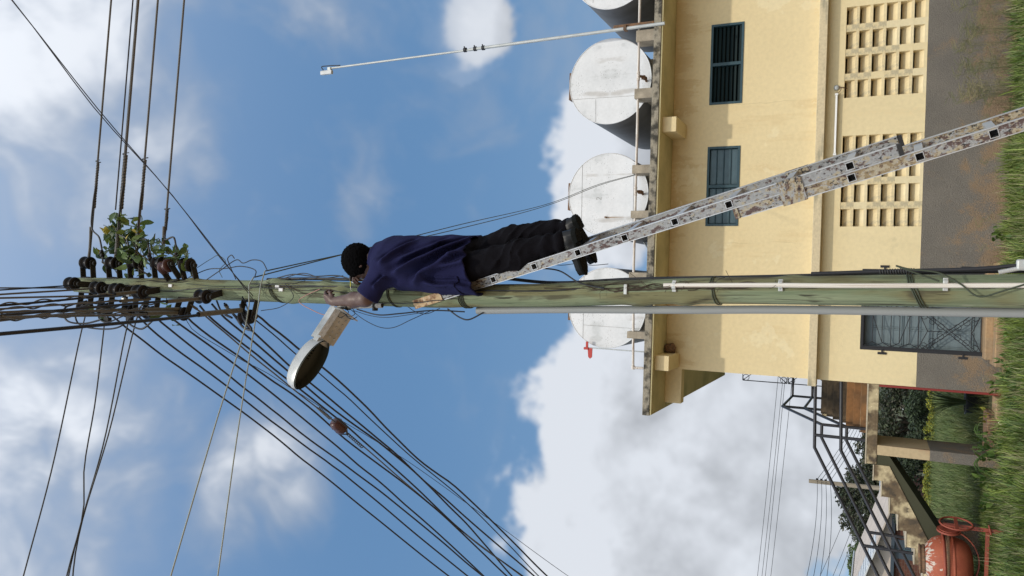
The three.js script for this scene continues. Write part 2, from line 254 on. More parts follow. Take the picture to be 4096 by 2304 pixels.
// door with panels and the iron gate in front of it
{
  const x0 = -1.096, x1 = 0.42, y0 = 0.325, y1 = 2.307, mid = (x0 + x1) / 2;
  const D = part('door', box(x0, x1, y0, y1, -0.235, -0.215), M.doorBlue, bld, 'grey blue panelled double door behind an ornate iron gate');
  part('door_frame', merge([box(x0, x0 + 0.05, y0, y1 - 0.05, -0.212, 0.004), box(x1 - 0.05, x1, y0, y1 - 0.05, -0.212, 0.004), box(x0, x1, y1 - 0.05, y1, -0.212, 0.004)]), M.iron, D);
  for (const s of [0, 1]) {
    const a = s ? mid + 0.02 : x0 + 0.09, b = s ? x1 - 0.09 : mid - 0.02;
    for (const [u, v] of [[0.47, 1.02], [1.12, 1.52], [1.60, 2.10]]) for (const k of [0, 1]) {
      const p = lerp(a, b, k / 2) + 0.03, q = lerp(a, b, (k + 1) / 2) - 0.03;
      part('door_panel', rbox(p, q, u, v, -0.222, -0.2, 0.012), M.doorBlue, D); part('panel_moulding', merge([box(p - 0.018, q + 0.018, u - 0.018, u, -0.215, -0.195), box(p - 0.018, q + 0.018, v, v + 0.018, -0.215, -0.195), box(p - 0.018, p, u, v, -0.215, -0.195), box(q, q + 0.018, u, v, -0.215, -0.195)]), M.doorBlue, D);
    }
  }
  const G = part('security_gate', merge([box(x0 + 0.05, x0 + 0.075, y0 + 0.01, y1 - 0.05, -0.03, -0.005), box(x1 - 0.075, x1 - 0.05, y0 + 0.01, y1 - 0.05, -0.03, -0.005), box(mid - 0.028, mid - 0.005, y0 + 0.01, y1 - 0.05, -0.03, -0.005), box(mid + 0.005, mid + 0.028, y0 + 0.01, y1 - 0.05, -0.03, -0.005)]), M.iron, bld, 'black wrought iron gate with rings and crossed bars');
  const split = 1.34, z = -0.018;
  for (const s of [-1, 1]) {
    const e = s < 0 ? x0 + 0.075 : x1 - 0.075, m = s < 0 ? mid - 0.028 : mid + 0.028, X = (t) => lerp(e, m, t), Y = (t) => lerp(split, y1 - 0.06, t), Z = (t) => lerp(y0 + 0.03, split, t);
    const seg = (list, r = 0.0075) => list.forEach(([p, q]) => part("gate_bar", rod(V(p[0], p[1], z), V(q[0], q[1], z), r, 6), M.iron, G));
    seg([[[e, split], [m, split]]], 0.011); seg([[[e, y1 - 0.06], [m, y1 - 0.06]]], 0.011); seg([[[e, y0 + 0.03], [m, y0 + 0.03]]], 0.011);
    for (const h of [0.16, 0.34, 0.5, 0.66, 0.84]) seg(h === 0.5 ? [[[e, Y(h)], [m, Y(h)]]] : [[[X(0.12), Y(h)], [X(0.88), Y(h)]]]);
    for (const [p, q] of [[0.16, 0], [0.16, 0.34], [0.84, 0.66], [0.84, 1], [0.34, 0.5], [0.66, 0.5]]) seg([[[X(0.12), Y(p)], [e, Y(q)]], [[X(0.88), Y(p)], [m, Y(q)]]]);
    seg([[[X(0.12), Y(0.34)], [X(0.88), Y(0.16)]], [[X(0.12), Y(0.66)], [X(0.88), Y(0.84)]]]);
    seg([[[X(0), Z(0.06)], [X(1), Z(0.86)]], [[X(0), Z(0.14)], [X(1), Z(0.94)]]]); seg([[[X(1), Z(0.06)], [X(0), Z(0.86)]], [[X(1), Z(0.14)], [X(0), Z(0.94)]]]);
    seg([[[X(0), Z(1)], [X(0.5), Z(0.85)]], [[X(1), Z(1)], [X(0.5), Z(0.85)]], [[X(0.5), Z(0.85)], [X(0.5), Z(0.62)]], [[X(0), Z(0)], [X(0.5), Z(0.14)]], [[X(1), Z(0)], [X(0.5), Z(0.14)]], [[X(0.15), Z(0.15)], [X(0.85), Z(0.15)]]]);
    for (let k = 0; k < 7; k++) for (const f of [0, 1]) { if (f && k === 3) continue; const g = new THREE.TorusGeometry(0.052, 0.0055, 5, 20); const t = lerp(0.09, 0.91, k / 6); piece('gate_ring', g, M.iron, G, X(f ? 1 - t : t), Z(lerp(0.09, 0.91, k / 6)), z + 0.004); }
  }
  for (const [x, y] of [[x0 - 0.05, 1.93], [x0 - 0.05, 0.62], [x1 + 0.05, 1.93], [x1 + 0.05, 0.62]]) part('gate_hinge', merge([rbox(x - 0.022, x + 0.022, y - 0.075, y + 0.075, 0, 0.02, 0.004), box(Math.min(x, x + Math.sign(mid - x) * 0.07), Math.max(x, x + Math.sign(mid - x) * 0.07), y - 0.014, y + 0.014, 0.0, 0.028)]), M.iron, bld);
  part('gate_bolt', merge([rod(V(mid, 0.75, 0.012), V(mid, 1.35, 0.012), 0.012, 8), rbox(mid - 0.05, mid + 0.05, 1.27, 1.36, -0.004, 0.03, 0.005), rbox(mid - 0.04, mid + 0.04, 0.80, 0.88, -0.004, 0.03, 0.005)]), M.iron, bld);
}
// concrete upstands on the roof edge
for (const [a, b] of [[4.83, 5.06], [3.70, 3.90], [2.21, 2.38], [1.32, 1.47], [0.11, 0.24], [-1.08, -0.94]]) part('roof_upstand', rbox(a, b, 6.16, 6.545, 0.62, 1.0, 0.012), M.block, bld);

// ---------------------------------------------------------------- water tanks lying on the roof
M.tankWhite = std({ map: tex(1024, 1024, 1.9, (x, y) => {
  const a = fbm(x * 2.2, y * 2.2, 31, 5), b = fbm(x * 16, y * 16, 32, 4), s = fbm(x * 9, y * 1.2, 33, 4), sp = fbm(x * 34, y * 50, 34, 3);
  let c = mixc([0.70, 0.715, 0.73], [0.58, 0.60, 0.615], clamp(0.35 + 1.2 * a));
  c = mixc(c, [0.46, 0.48, 0.48], 0.5 * sstep(0.20, 0.46, a + 0.6 * s)); c = mixc(c, [0.33, 0.30, 0.26], 0.5 * sstep(0.2, 0.45, fbm(x * 4, y * 0.9, 30, 5)));
  c = mixc(c, [0.16, 0.16, 0.15], 0.75 * sstep(0.36, 0.48, sp + 0.35 * fbm(x * 3, y * 3, 35, 3)));
  return mulc(c, 1 + 0.08 * b);
}), roughness: 0.55, bumpMap: grainBump, bumpScale: 0.0012 });
M.tankGrey = std({ map: tex(512, 512, 2, (x, y) => { const a = fbm(x * 2, y * 2, 36, 5), b = fbm(x * 14, y * 14, 37, 4); return mulc(mixc([0.22, 0.22, 0.22], [0.13, 0.118, 0.10], clamp(0.5 + 1.4 * a)), 1 + 0.25 * b); }), roughness: 0.6, metalness: 0.25 });
M.rust = std({ map: tex(256, 256, 0.6, (x, y) => { const a = fbm(x * 14, y * 14, 38, 5); return mixc([0.11, 0.075, 0.05], [0.23, 0.12, 0.06], clamp(0.5 + 1.6 * a)); }), roughness: 0.9 });
M.galv = std({ map: tex(256, 256, 0.5, (x, y) => { const a = fbm(x * 22, y * 22, 39, 4); return mulc([0.46, 0.48, 0.47], 1 + 0.45 * a); }), roughness: 0.5, metalness: 0.35 });
M.whitePipe = std({ map: tex(256, 256, 1, (x, y) => { const a = fbm(x * 3, y * 9, 40, 5); return mixc([0.62, 0.58, 0.53], [0.34, 0.26, 0.20], sstep(-0.1, 0.45, a)); }), roughness: 0.5 });
const tankLabels = ['white painted tank cut off by the picture edge, beyond the antenna mast', 'white cylindrical tank on the roof beside the antenna mast', 'white cylindrical tank whose face is crossed by two thin wires', 'white cylindrical tank on the roof partly hidden by the wooden pole'];
[[6.58, 7.22, 0.88], [4.2, 7.20, 0.885], [1.845, 7.17, 0.865], [-0.505, 7.12, 0.835]].forEach(([cx, cy, R], i) => {
  const z1 = 0.6, z0 = -2.6, T = thing('water_tank', tankLabels[i], 'tank', [cx, 6.165, -1], 'white tanks in a row on the roof');
  const c = new THREE.CylinderGeometry(R, R, z1 - z0, 64, 1, true); c.rotateX(Math.PI / 2); c.translate(cx, cy, (z0 + z1) / 2); part('tank_body', c, M.tankGrey, T);
  const d = new THREE.CircleGeometry(R - 0.004, 72); d.translate(cx, cy, z1 - 0.004); const g = uvm(d); { const uv = g.attributes.uv; for (let k = 0; k < uv.count; k++) uv.setXY(k, uv.getX(k) + i * 0.77, uv.getY(k) + i * 0.41); } part('end_plate', g, M.tankWhite, T);
  const rim = new THREE.TorusGeometry(R - 0.003, 0.009, 6, 80); rim.translate(cx, cy, z1 - 0.004); part('rim', clean(rim), M.tankWhite, T);
  const back = new THREE.CircleGeometry(R, 48); back.rotateY(Math.PI); back.translate(cx, cy, z0); part('back_plate', clean(back), M.tankGrey, T);
  // weld seams standing proud of the end plate
  const seam = (x, ya, yb) => part('seam', bar(V(cx + x, cy + ya, z1 - 0.003), V(cx + x + 0.02, cy + yb, z1 - 0.003), 0.006, 0.004), M.tankGrey, T);
  const hseam = (y, xa, xb) => part('seam', bar(V(cx + xa, cy + y, z1 - 0.003), V(cx + xb, cy + y + 0.015, z1 - 0.003), 0.004, 0.006, V(0, 0, 1)), M.tankGrey, T);
  if (i === 1) { seam(-0.34, -0.80, 0.80); hseam(0.28, -0.82, -0.35); }
  if (i === 2) { hseam(0.56, -0.64, 0.64); hseam(-0.56, -0.64, 0.64); }
  if (i === 3) { hseam(0.50, -0.65, 0.65); seam(-0.4, -0.7, 0.5); }
  if (i === 0) hseam(0.4, -0.7, 0.7);
  if (i === 2) { // worn painted figure 2
    const p = [[0, 0.085], [0.012, 0.10], [0.038, 0.10], [0.05, 0.082], [0.048, 0.062], [0, 0], [0.054, 0]].map(([a, b]) => V(cx - 0.10 + a, cy + 0.14 + b, z1 - 0.0025)), m = std({ color: lin(0.30, 0.30, 0.29), roughness: 0.8 }); part('painted_figure', merge(p.slice(1).map((q, k) => bar(p[k], q, 0.011, 0.001, V(-(q.y - p[k].y), q.x - p[k].x, 0).normalize()))), m, T); }
  if (i === 2) { part('drain_fitting', rod(V(cx - 0.47, cy + 0.02, z1 - 0.005), V(cx - 0.47, cy + 0.02, z1 + 0.05), 0.02, 10), M.rust, T); part('rust_drip', poly([[cx - 0.485, cy + 0.01], [cx - 0.455, cy + 0.01], [cx - 0.462, cy - 0.25], [cx - 0.468, cy - 0.42], [cx - 0.476, cy - 0.2]], null, z1 - 0.003, z1 - 0.0015), std({ color: lin(0.36, 0.27, 0.20), roughness: 0.7 }), T); }
  part('hatch', merge([rbox(cx - 0.30, cx + 0.28, cy + R - 0.02, cy + R + 0.055, 0.02, 0.5, 0.01), rbox(cx - 0.26, cx + 0.24, cy + R - 0.05, cy + R, 0.05, 0.47, 0.01)]), M.rust, T);
  for (const z of [-2.1, -0.9, 0.25]) part('saddle', rbox(cx - 0.45, cx + 0.45, 6.166, cy - R + 0.13, z - 0.12, z + 0.12, 0.01), M.block, T);
});
// outlet valves and the distribution pipe along the roof edge
for (const [x, l] of [[4.16, 'rusty outlet pipe under the tank beside the antenna mast'], [1.86, 'rusty outlet pipe under the tank crossed by wires']]) {
  const t = thing('outlet_pipe', l, 'pipe', [x, 6.2, 0.8], 'rusty outlets under the roof tanks');
  part('pipe', elbowPipe([[x, 6.47, 0.94], [x + 0.01, 6.40, 0.80], [x - 0.02, 6.42, 0.585]], 0.026), M.rust, t);
  part('valve', merge([rod(V(x - 0.035, 6.42, 0.82), V(x + 0.035, 6.42, 0.82), 0.042, 10), rod(V(x, 6.40, 0.72), V(x, 6.42, 0.78), 0.04, 10)]), M.rust, t);
}
{
  const t = thing('roof_pipe', 'long pale water pipe running along the roof edge in front of the tanks', 'pipe', [2, 6.47, 0.95]);
  part('pipe', elbowPipe([[XR, 6.53, 0.95], [3, 6.475, 0.95], [0.2, 6.46, 0.95], [-1.665, 6.41, 0.95], [-1.66, 6.15, 0.95]], 0.026, 12), M.whitePipe, t);
  for (const x of [4.16, 1.86]) part('tee', rod(V(x - 0.09, 6.486 - (4.2 - x) * 0.006, 0.95), V(x + 0.09, 6.488 - (4.2 - x) * 0.006, 0.95), 0.034, 12), M.whitePipe, t);
  part('elbow', rod(V(-1.62, 6.412, 0.95), V(-1.70, 6.408, 0.95), 0.034, 12), M.whitePipe, t);
}
// antenna mast clamped to the roof edge
{
  const t = thing('antenna_mast', 'tall thin galvanised pipe mast with a small white antenna box on top', 'mast', [5.105, 6.16, 1.02]);
  part('lower_pipe', rod(V(5.11, 5.95, 1.075), V(5.04, 10.3, 1.05), 0.034, 12), M.galv, t); part('upper_pipe', rod(V(5.04, 9.9, 1.05), V(4.985, 14.15, 1.02), 0.024, 12), M.galv, t);
  for (const y of [9.95, 10.15, 10.4]) part('clamp', merge([rod(V(5.045, y - 0.03, 1.05), V(5.045, y + 0.03, 1.05), 0.05, 10), rod(V(5.05, y, 1.05), V(5.12, y + 0.02, 1.07), 0.014, 6)]), M.iron, t);
  part('roof_clamp', merge([rbox(5.13, 5.19, 6.17, 7.0, 1.01, 1.07, 0.008), rbox(5.06, 5.17, 6.72, 6.78, 0.98, 1.12, 0.005)]), M.rust, t);
  part('antenna_box', rbox(4.83, 4.93, 14.02, 14.36, 1.02, 1.10, 0.02), M.tankWhite, t); part('antenna_bracket', rbox(4.92, 5.01, 14.08, 14.18, 0.99, 1.06, 0.01), M.galv, t); part('cable', tube([[4.95, 14.3, 1.05], [5.03, 14.36, 1.05], [5.04, 14.15, 1.05], [5.02, 13.8, 1.05]], 0.012), M.iron, t);
}
// steel truss leaning on the roof between two tanks
{
  const t = thing('roof_strut', 'thin steel lattice strut leaning behind the roof edge between two tanks', 'strut', [0.66, 6.17, 0.2]);
  const P = V(0.66, 6.17, 0.5), Q = V(1.06, 7.05, -2.0);
  for (const k of [0, 1]) part('chord', bar(P.clone().add(V(0, k * 0.085, 0)), Q.clone().add(V(0, k * 0.085, 0)), 0.018, 0.018), M.galv, t);
  for (let k = 0; k < 9; k++) part('lacing', bar(P.clone().lerp(Q, k / 9).add(V(0, (k % 2) * 0.085, 0)), P.clone().lerp(Q, (k + 1) / 9).add(V(0, ((k + 1) % 2) * 0.085, 0)), 0.01, 0.01), M.galv, t);
}
// red level flag on a thin rod beside the last tank
{
  const t = thing('level_indicator', 'small red flag plates on a thin rod beside the tank by the roof corner', 'indicator', [-1.36, 6.17, 0.7]);
  part('rod', rod(V(-1.36, 6.165, 0.7), V(-1.345, 7.52, 0.7), 0.012, 8), M.galv, t);
  const red = std({ color: lin(0.42, 0.03, 0.02), roughness: 0.5 });
  part('flag_plate', poly([[-1.54, 7.37], [-1.34, 7.365], [-1.34, 7.47], [-1.54, 7.45], [-1.575, 7.41]], null, 0.69, 0.71), red, t); part('flag_arm', merge([rbox(-1.36, -1.22, 7.46, 7.51, 0.69, 0.715, 0.004), rbox(-1.39, -1.34, 7.45, 7.55, 0.68, 0.725, 0.004)]), red, t);
  part('foot', rbox(-1.55, -1.25, 6.165, 6.20, 0.55, 0.85, 0.006), M.block, t);
}
// wall lamp with a bare fluorescent tube under the ledge
{
  const t = thing('tube_light', 'white fluorescent tube fitting with a round fixing under the ledge', 'light fitting', [3.15, 2.84, 0.04]);
  const white = std({ color: lin(0.78, 0.78, 0.76), roughness: 0.35 });
  part('batten', rbox(2.56, 3.74, 2.835, 2.875, 0.0, 0.05, 0.006), white, t); part('tube', rod(V(2.58, 2.845, 0.075), V(3.72, 2.845, 0.075), 0.014, 12), white, t);
  for (const x of [2.58, 3.72]) part('end_cap', rbox(x - 0.02, x + 0.02, 2.825, 2.885, 0.0, 0.095, 0.008), white, t);
  const s = new THREE.SphereGeometry(0.05, 20, 14); s.scale(1, 1, 0.6); s.translate(3.86, 2.865, 0.02); part('junction_box', clean(s), M.galv, t);
  part('wire', merge([tube([[3.74, 2.86, 0.04], [3.78, 2.80, 0.05], [3.84, 2.78, 0.05], [3.87, 2.82, 0.05]], 0.006), tube([[3.86, 2.85, 0.02], [3.855, 2.76, 0.02], [3.85, 2.68, -0.05]], 0.011)]), M.rust, t);
}
// mud nest beside the beam end
{
  const g = new THREE.IcosahedronGeometry(0.11, 4); const p = g.attributes.position;
  for (let i = 0; i < p.count; i++) { const q = V().fromBufferAttribute(p, i), k = 1 + 0.5 * fbm(q.x * 14, q.y * 14, q.z * 14, 3); p.setXYZ(i, -1.30 + q.x * k, 5.88 + q.y * 1.15 * k, 0.12 + q.z * k); }
  g.computeVertexNormals(); tag(part('bird_nest', clean(g), M.rust), 'dark straw nest tucked in the eave corner beside the beam end', 'nest');
}

// ---------------------------------------------------------------- outdoor staircase
M.stair = std({ map: tex(1024, 512, [4, 2], (x, y) => {
  const a = fbm(x * 2.4, y * 2.4, 51, 5), b = fbm(x * 20, y * 20, 52, 4), c = fbm(x * 6, y * 6, 53, 4);
  let k = mixc([0.50, 0.41, 0.245], [0.135, 0.095, 0.055], sstep(-0.22, 0.16, a + 0.4 * c)); k = mixc(k, [0.055, 0.046, 0.034], 0.7 * sstep(0.10, 0.40, c + 0.4 * a)); k = mixc(k, [0.70, 0.60, 0.40], 0.8 * sstep(0.22, 0.4, -a + 0.3 * b));
  return mulc(k, 1 + 0.3 * b);
}), roughness: 0.95, bumpMap: grainBump, bumpScale: 0.005 });
M.tread = std({ map: tex(256, 256, 1, (x, y) => mulc([0.44, 0.38, 0.28], 1 + 0.45 * fbm(x * 9, y * 9, 54, 5))), roughness: 0.95 });
M.riser = std({ map: tex(512, 256, [2, 1], (x, y) => { const a = fbm(x * 1.6, y * 2, 55, 5), b = fbm(x * 12, y * 12, 56, 4); return mulc(mixc([0.25, 0.125, 0.050], [0.13, 0.075, 0.038], sstep(-0.18, 0.3, a)), 1 + 0.4 * b); }), roughness: 0.95 });
M.riserGrey = std({ map: tex(512, 256, [2, 1], (x, y) => { const a = fbm(x * 2.4, y * 3, 59, 5), b = fbm(x * 14, y * 14, 60, 4); return mulc(mixc([0.145, 0.105, 0.065], [0.060, 0.048, 0.034], sstep(-0.2, 0.25, a)), 1 + 0.5 * b); }), roughness: 0.95 });
M.pier = std({ map: tex(512, 512, 2, (x, y) => { const a = fbm(x * 2, y * 0.8, 57, 5), b = fbm(x * 18, y * 18, 58, 4); return mulc(mixc([0.48, 0.37, 0.22], [0.30, 0.155, 0.085], sstep(0.0, 0.4, a + 0.2 * b)), 1 + 0.2 * b); }), roughness: 0.95 });
M.olive = std({ color: lin(0.050, 0.050, 0.026), roughness: 0.9 });
{
  const st = thing('outdoor_staircase', 'stained concrete outdoor staircase with landing and black pipe rails', 'staircase', [-3.2, 0, -0.6]);
  const L = part('landing', rbox(-3.23, XL - 0.006, 1.955, 2.15, -1.15, -0.006, 0.012), M.stair, st);
  part('landing_edge', box(-3.235, XL - 0.008, 2.135, 2.158, -1.16, 0.001), M.tread, L);
  const nose = 0.289, rise = 0.1445;
  // lower flight: one solid block per step on a sloping waist
  const F = part('lower_flight', poly([[-3.05, 1.955], [-3.232, 1.955], [-3.232, 1.80], [-6.45, 0.10], [-6.45, -0.2], [-5.95, -0.2], [-3.05, 1.75]], null, -1.13, -0.022), M.olive, st);
  for (let k = 0; k < 12; k++) {
    const x1 = -3.234 - k * nose, x0 = x1 - nose, y = 2.0 - k * rise - 0.005, sl = (x) => 1.80 + (x + 3.232) * (1.70 / 3.218) - 0.06;
    part('step', poly([[x0, y], [x1 - 0.001, y], [x1 - 0.001, Math.max(-0.1, sl(x1))], [x0, Math.max(-0.2, sl(x0))]], null, -1.145, -0.004 - 0.0006 * (k % 2)), M.stair, F);
    part('tread', rbox(x0 - 0.012, x1 - 0.002, y, y + 0.022, -1.15, 0.006, 0.006), M.tread, F);
  }
  const Pr = part('pier', rbox(-3.05, -2.865, 1.085, 1.955, -1.13, -0.012, 0.008), M.pier, st); part('pier_base', rbox(-3.056, -2.86, -0.3, 1.086, -1.135, -0.006, 0.008), M.plinth, Pr);
  part('foot_wall', rbox(-4.9, -4.35, -0.3, 1.15, -1.12, -0.9, 0.008), M.plinth, Pr);
  // upper flight climbing away along the side wall
  const U = part('upper_flight', poly([[1.15, 2.16], [1.15, 1.96], [3.6, 2.80], [3.6, 3.05]], null, 0, 1.1).applyMatrix4(new THREE.Matrix4().set(0, 0, 1, -2.84, 0, 1, 0, 0, -1, 0, 0, 0, 0, 0, 0, 1)), M.stair, st);
  for (let k = 0; k < 7; k++) part('step', rbox(-2.85, XL - 0.01, 2.13 + k * 0.1445 + 0.001 - (k ? 0.16 : 0), 2.13 + (k + 1) * 0.1445, -1.15 - (k + 1) * 0.34, -1.15 - k * 0.34, 0.008), k < 3 ? M.riser : M.riserGrey, U);
  part('gallery_floor', rbox(-2.95, XL - 0.01, 2.98, 3.135, -6.6, -3.54, 0.01), M.stair, U);
  // rails
  const rail = (list, name = 'rail') => part(name, elbowPipe(list, 0.031, 12), M.railPaint, st);
  rail([[-1.87, 3.07, -0.08], [-3.05, 3.05, -0.08], [-6.3, 1.36, -0.08]]); rail([[XL, 2.61, -0.08], [-3.05, 2.58, -0.08], [-6.3, 0.90, -0.08]]);
  rail([[-2.76, 2.99, -1.1], [-3.02, 2.99, -1.1], [-6.4, 1.24, -1.1]]); rail([[-2.76, 2.52, -1.1], [-3.03, 2.52, -1.1], [-6.4, 0.78, -1.1]]);
  rail([[-2.76, 2.99, -1.1], [-2.87, 4.06, -3.96], [-2.92, 4.06, -6.45], [-2.25, 4.06, -6.45]]); rail([[-2.76, 2.52, -1.1], [-2.87, 3.56, -3.96], [-2.92, 3.56, -6.45], [-2.25, 3.56, -6.45]]);
  for (const [x, y0, y1, z] of [[-2.81, 2.15, 3.05, -0.08], [-4.8, 1.2, 2.13, -0.08], [-2.76, 2.15, 2.99, -1.1], [-4.82, 1.15, 2.05, -1.1], [-2.87, 3.13, 4.03, -3.96], [-2.92, 3.13, 4.06, -6.45]]) rail([[x, y0, z], [x, y1, z]], 'rail_post');
}
// ornate grille at the end of the upper gallery
{
  const z = -6.5, t = thing('gallery_grille', 'black iron grille with rings closing the upper gallery beside the wall', 'grille', [-2.2, 3.13, z]);
  const b = (p, q, r = 0.011) => part('grille_bar', rod(V(p[0], p[1], z), V(q[0], q[1], z), r, 6), M.iron, t);
  const x0 = -2.60, x1 = XL - 0.02;
  for (const [ya, yb] of [[3.14, 4.19], [4.22, 5.40]]) {
    b([x0, ya], [x0, yb], 0.014); b([x0, ya], [x1, ya]); b([x0, yb], [x1, yb]); b([x0 + 0.2, ya + 0.25], [x0 + 0.2, yb - 0.25]);
    b([x0, ya], [x0 + 0.2, ya + 0.25]); b([x0, yb], [x0 + 0.2, yb - 0.25]); b([x0 + 0.2, ya + 0.25], [x1, ya + 0.45]); b([x0 + 0.2, yb - 0.25], [x1, yb - 0.45]);
    for (const [x, y] of [[x0 + 0.085, ya + 0.09], [x0 + 0.085, yb - 0.09], [x0 + 0.33, ya + 0.13], [x0 + 0.33, yb - 0.13], [x0 + 0.36, (ya + yb) / 2]]) piece('grille_ring', new THREE.TorusGeometry(0.082, 0.008, 6, 24), M.iron, t, x, y, z);
  }
}
// red post at the corner under the landing
tag(part('red_post', rbox(-1.775, XL - 0.006, -0.05, 1.954, -0.10, -0.012, 0.006), M.redPaint), 'narrow dark red painted post at the wall corner under the landing', 'post');

// ---------------------------------------------------------------- ground
M.soil = std({ map: tex(512, 512, 6, (x, y) => { const a = fbm(x * 0.8, y * 0.8, 61, 5), b = fbm(x * 9, y * 9, 62, 4); return mulc(mixc([0.045, 0.060, 0.018], [0.095, 0.085, 0.040], clamp(0.5 + 1.2 * a)), 1 + 0.5 * b); }), roughness: 1 });
const groundY = (x, z) => 0.35 * sstep(2.5, 9, z) + 0.03 * noise3(x * 0.4, 0, z * 0.4) * sstep(0.6, 1.5, Math.abs(z - 0.2)) - 0.02 - 1.9 * sstep(-13.5, -24, z) - 0.6 * sstep(-24, -60, z);
{
  const xs = [], zs = []; for (let x = -220; x <= 220; x += Math.abs(x) < 20 ? 1 : 10) xs.push(x); for (let z = -320; z <= 60; z += z > -30 && z < 30 ? 0.5 : 10) zs.push(z);
  const pos = [], uv = [], idx = []; for (const z of zs) for (const x of xs) { pos.push(x, groundY(x, z), z); uv.push(x, z); }
  for (let j = 0; j + 1 < zs.length; j++) for (let i = 0; i + 1 < xs.length; i++) { const a = j * xs.length + i, b = a + 1, c = a + xs.length, d = c + 1; idx.push(a, c, b, b, c, d); }
  const g = new THREE.BufferGeometry(); g.setAttribute('position', new THREE.Float32BufferAttribute(pos, 3)); g.setAttribute('uv', new THREE.Float32BufferAttribute(uv, 2)); g.setIndex(idx); g.computeVertexNormals();
  structure('ground', g, M.soil);
}

// bare reddish earth yard where the photographer stands
{
  const m = std({ map: tex(512, 512, 8, (x, y) => { const a = fbm(x * 0.7, y * 0.7, 63, 5), b = fbm(x * 8, y * 8, 64, 4); return mulc(mixc([0.42, 0.27, 0.15], [0.33, 0.21, 0.12], clamp(0.5 + 1.2 * a)), 1 + 0.3 * b); }), roughness: 1 });
  const pos = [], uv = [], idx = [], N = 40; for (let j = 0; j <= N; j++) for (let i = 0; i <= N; i++) { const x = lerp(-24, 24, i / N), z0 = 5.2 + 1.0 * noise3(x * 0.3, 2, 0), z = lerp(z0, 44, Math.pow(j / N, 1.3)); pos.push(x, groundY(x, z) + 0.035, z); uv.push(x, z); }
  for (let j = 0; j < N; j++) for (let i = 0; i < N; i++) { const a = j * (N + 1) + i, b = a + 1, c = a + N + 1; idx.push(a, c, b, b, c, c + 1); }
  const g = new THREE.BufferGeometry(); g.setAttribute('position', new THREE.Float32BufferAttribute(pos, 3)); g.setAttribute('uv', new THREE.Float32BufferAttribute(uv, 2)); g.setIndex(idx); g.computeVertexNormals(); structure('earth_yard', g, m);
}

// ---------------------------------------------------------------- the wooden service pole
const poleC = [[-0.5, 0.05, 0.185], [0.4, 0.045, 0.178], [1.38, 0.022, 0.169], [2.04, 0.005, 0.161], [2.54, -0.013, 0.154], [2.95, -0.025, 0.151], [3.40, -0.051, 0.147], [3.88, -0.084, 0.146], [4.70, -0.118, 0.155], [5.42, -0.125, 0.164], [6.11, -0.128, 0.165], [6.43, -0.136, 0.159], [7.21, -0.146, 0.160], [8.06, -0.146, 0.140], [8.42, -0.146, 0.126]];
function poleAt(y) { let i = 0; while (i < poleC.length - 2 && poleC[i + 1][0] < y) i++; const a = poleC[i], b = poleC[i + 1], t = (y - a[0]) / (b[0] - a[0]); return [lerp(a[1], b[1], t), lerp(a[2], b[2], t) / 2]; }
const PZ = 11.5;
// a point on the pole's skin: angle 0 faces the camera, +90 degrees faces right
const skin = (y, deg, out = 0) => { const [x, r] = poleAt(y), a = deg * Math.PI / 180; return V(x + Math.sin(a) * (r + out), y, PZ + Math.cos(a) * (r + out)); };
M.poleWood = std({ map: tex(512, 2048, [0.52, 9.2], (x, y) => {
  const s = fbm(x * 26, y * 1.1, 71, 5, 0.6), a = fbm(x * 3, y * 0.9, 72, 4), b = fbm(x * 90, y * 5, 73, 3), k = fbm(x * 9, y * 2.6, 74, 4);
  const ck = fbm(x * 44, y * 0.8, 79, 4, 0.55), pt = fbm(x * 5, y * 5, 70, 4);
  let c = mixc([0.135, 0.180, 0.105], [0.245, 0.285, 0.180], clamp(0.5 + 1.2 * s)); c = mixc(c, [0.165, 0.150, 0.070], 0.8 * sstep(-0.05, 0.3, a + 0.5 * k)); c = mixc(c, [0.055, 0.048, 0.03], 0.75 * sstep(0.14, 0.42, k + 0.4 * s + 0.3 * pt)); c = mixc(c, [0.020, 0.018, 0.012], 0.85 * sstep(0.26, 0.40, b + 0.5 * s)); c = mixc(c, [0.022, 0.019, 0.013], 0.9 * sstep(0.30, 0.38, ck + 0.15 * pt)); c = mixc(c, [0.36, 0.37, 0.27], 0.5 * sstep(0.30, 0.45, -k + 0.3 * b));
  return c;
}), roughness: 0.93, bumpMap: tex(256, 1024, [0.52, 4], (x, y) => 0.5 + 0.7 * fbm(x * 60, y * 2.5, 75, 4, 0.6), false), bumpScale: 0.010 });
M.wireDark = std({ color: lin(0.012, 0.013, 0.017), roughness: 0.5 });
M.wireGrey = std({ color: lin(0.055, 0.058, 0.060), roughness: 0.6, metalness: 0.3 });
M.wireTwist = std({ map: tex(64, 64, [1, 1], (x, y) => ((x * 3 + y * 8) % 1 < 0.4 ? [0.03, 0.03, 0.035] : [0.16, 0.155, 0.14])), roughness: 0.7 });
M.wirePale = std({ color: lin(0.30, 0.34, 0.31), roughness: 0.55 });
M.wireBrown = std({ color: lin(0.055, 0.042, 0.028), roughness: 0.9 });
M.wirePink = std({ color: lin(0.38, 0.20, 0.17), roughness: 0.6 });
M.wireGreen = std({ color: lin(0.045, 0.060, 0.038), roughness: 0.6 });
M.tape = std({ map: tex(64, 256, [0.2, 0.6], (x, y) => mulc([0.125, 0.120, 0.10], 1 + 0.7 * fbm(x * 8, y * 60, 76, 3))), roughness: 0.95 });
M.porcelain = new THREE.MeshPhysicalMaterial({ specularIntensity: 0.5, map: tex(128, 128, 0.3, (x, y) => mulc([0.010, 0.0085, 0.009], 1 + 0.7 * fbm(x * 20, y * 20, 77, 3))), roughness: 0.38 });
M.porcelainRed = std({ color: lin(0.060, 0.020, 0.018), roughness: 0.3 });
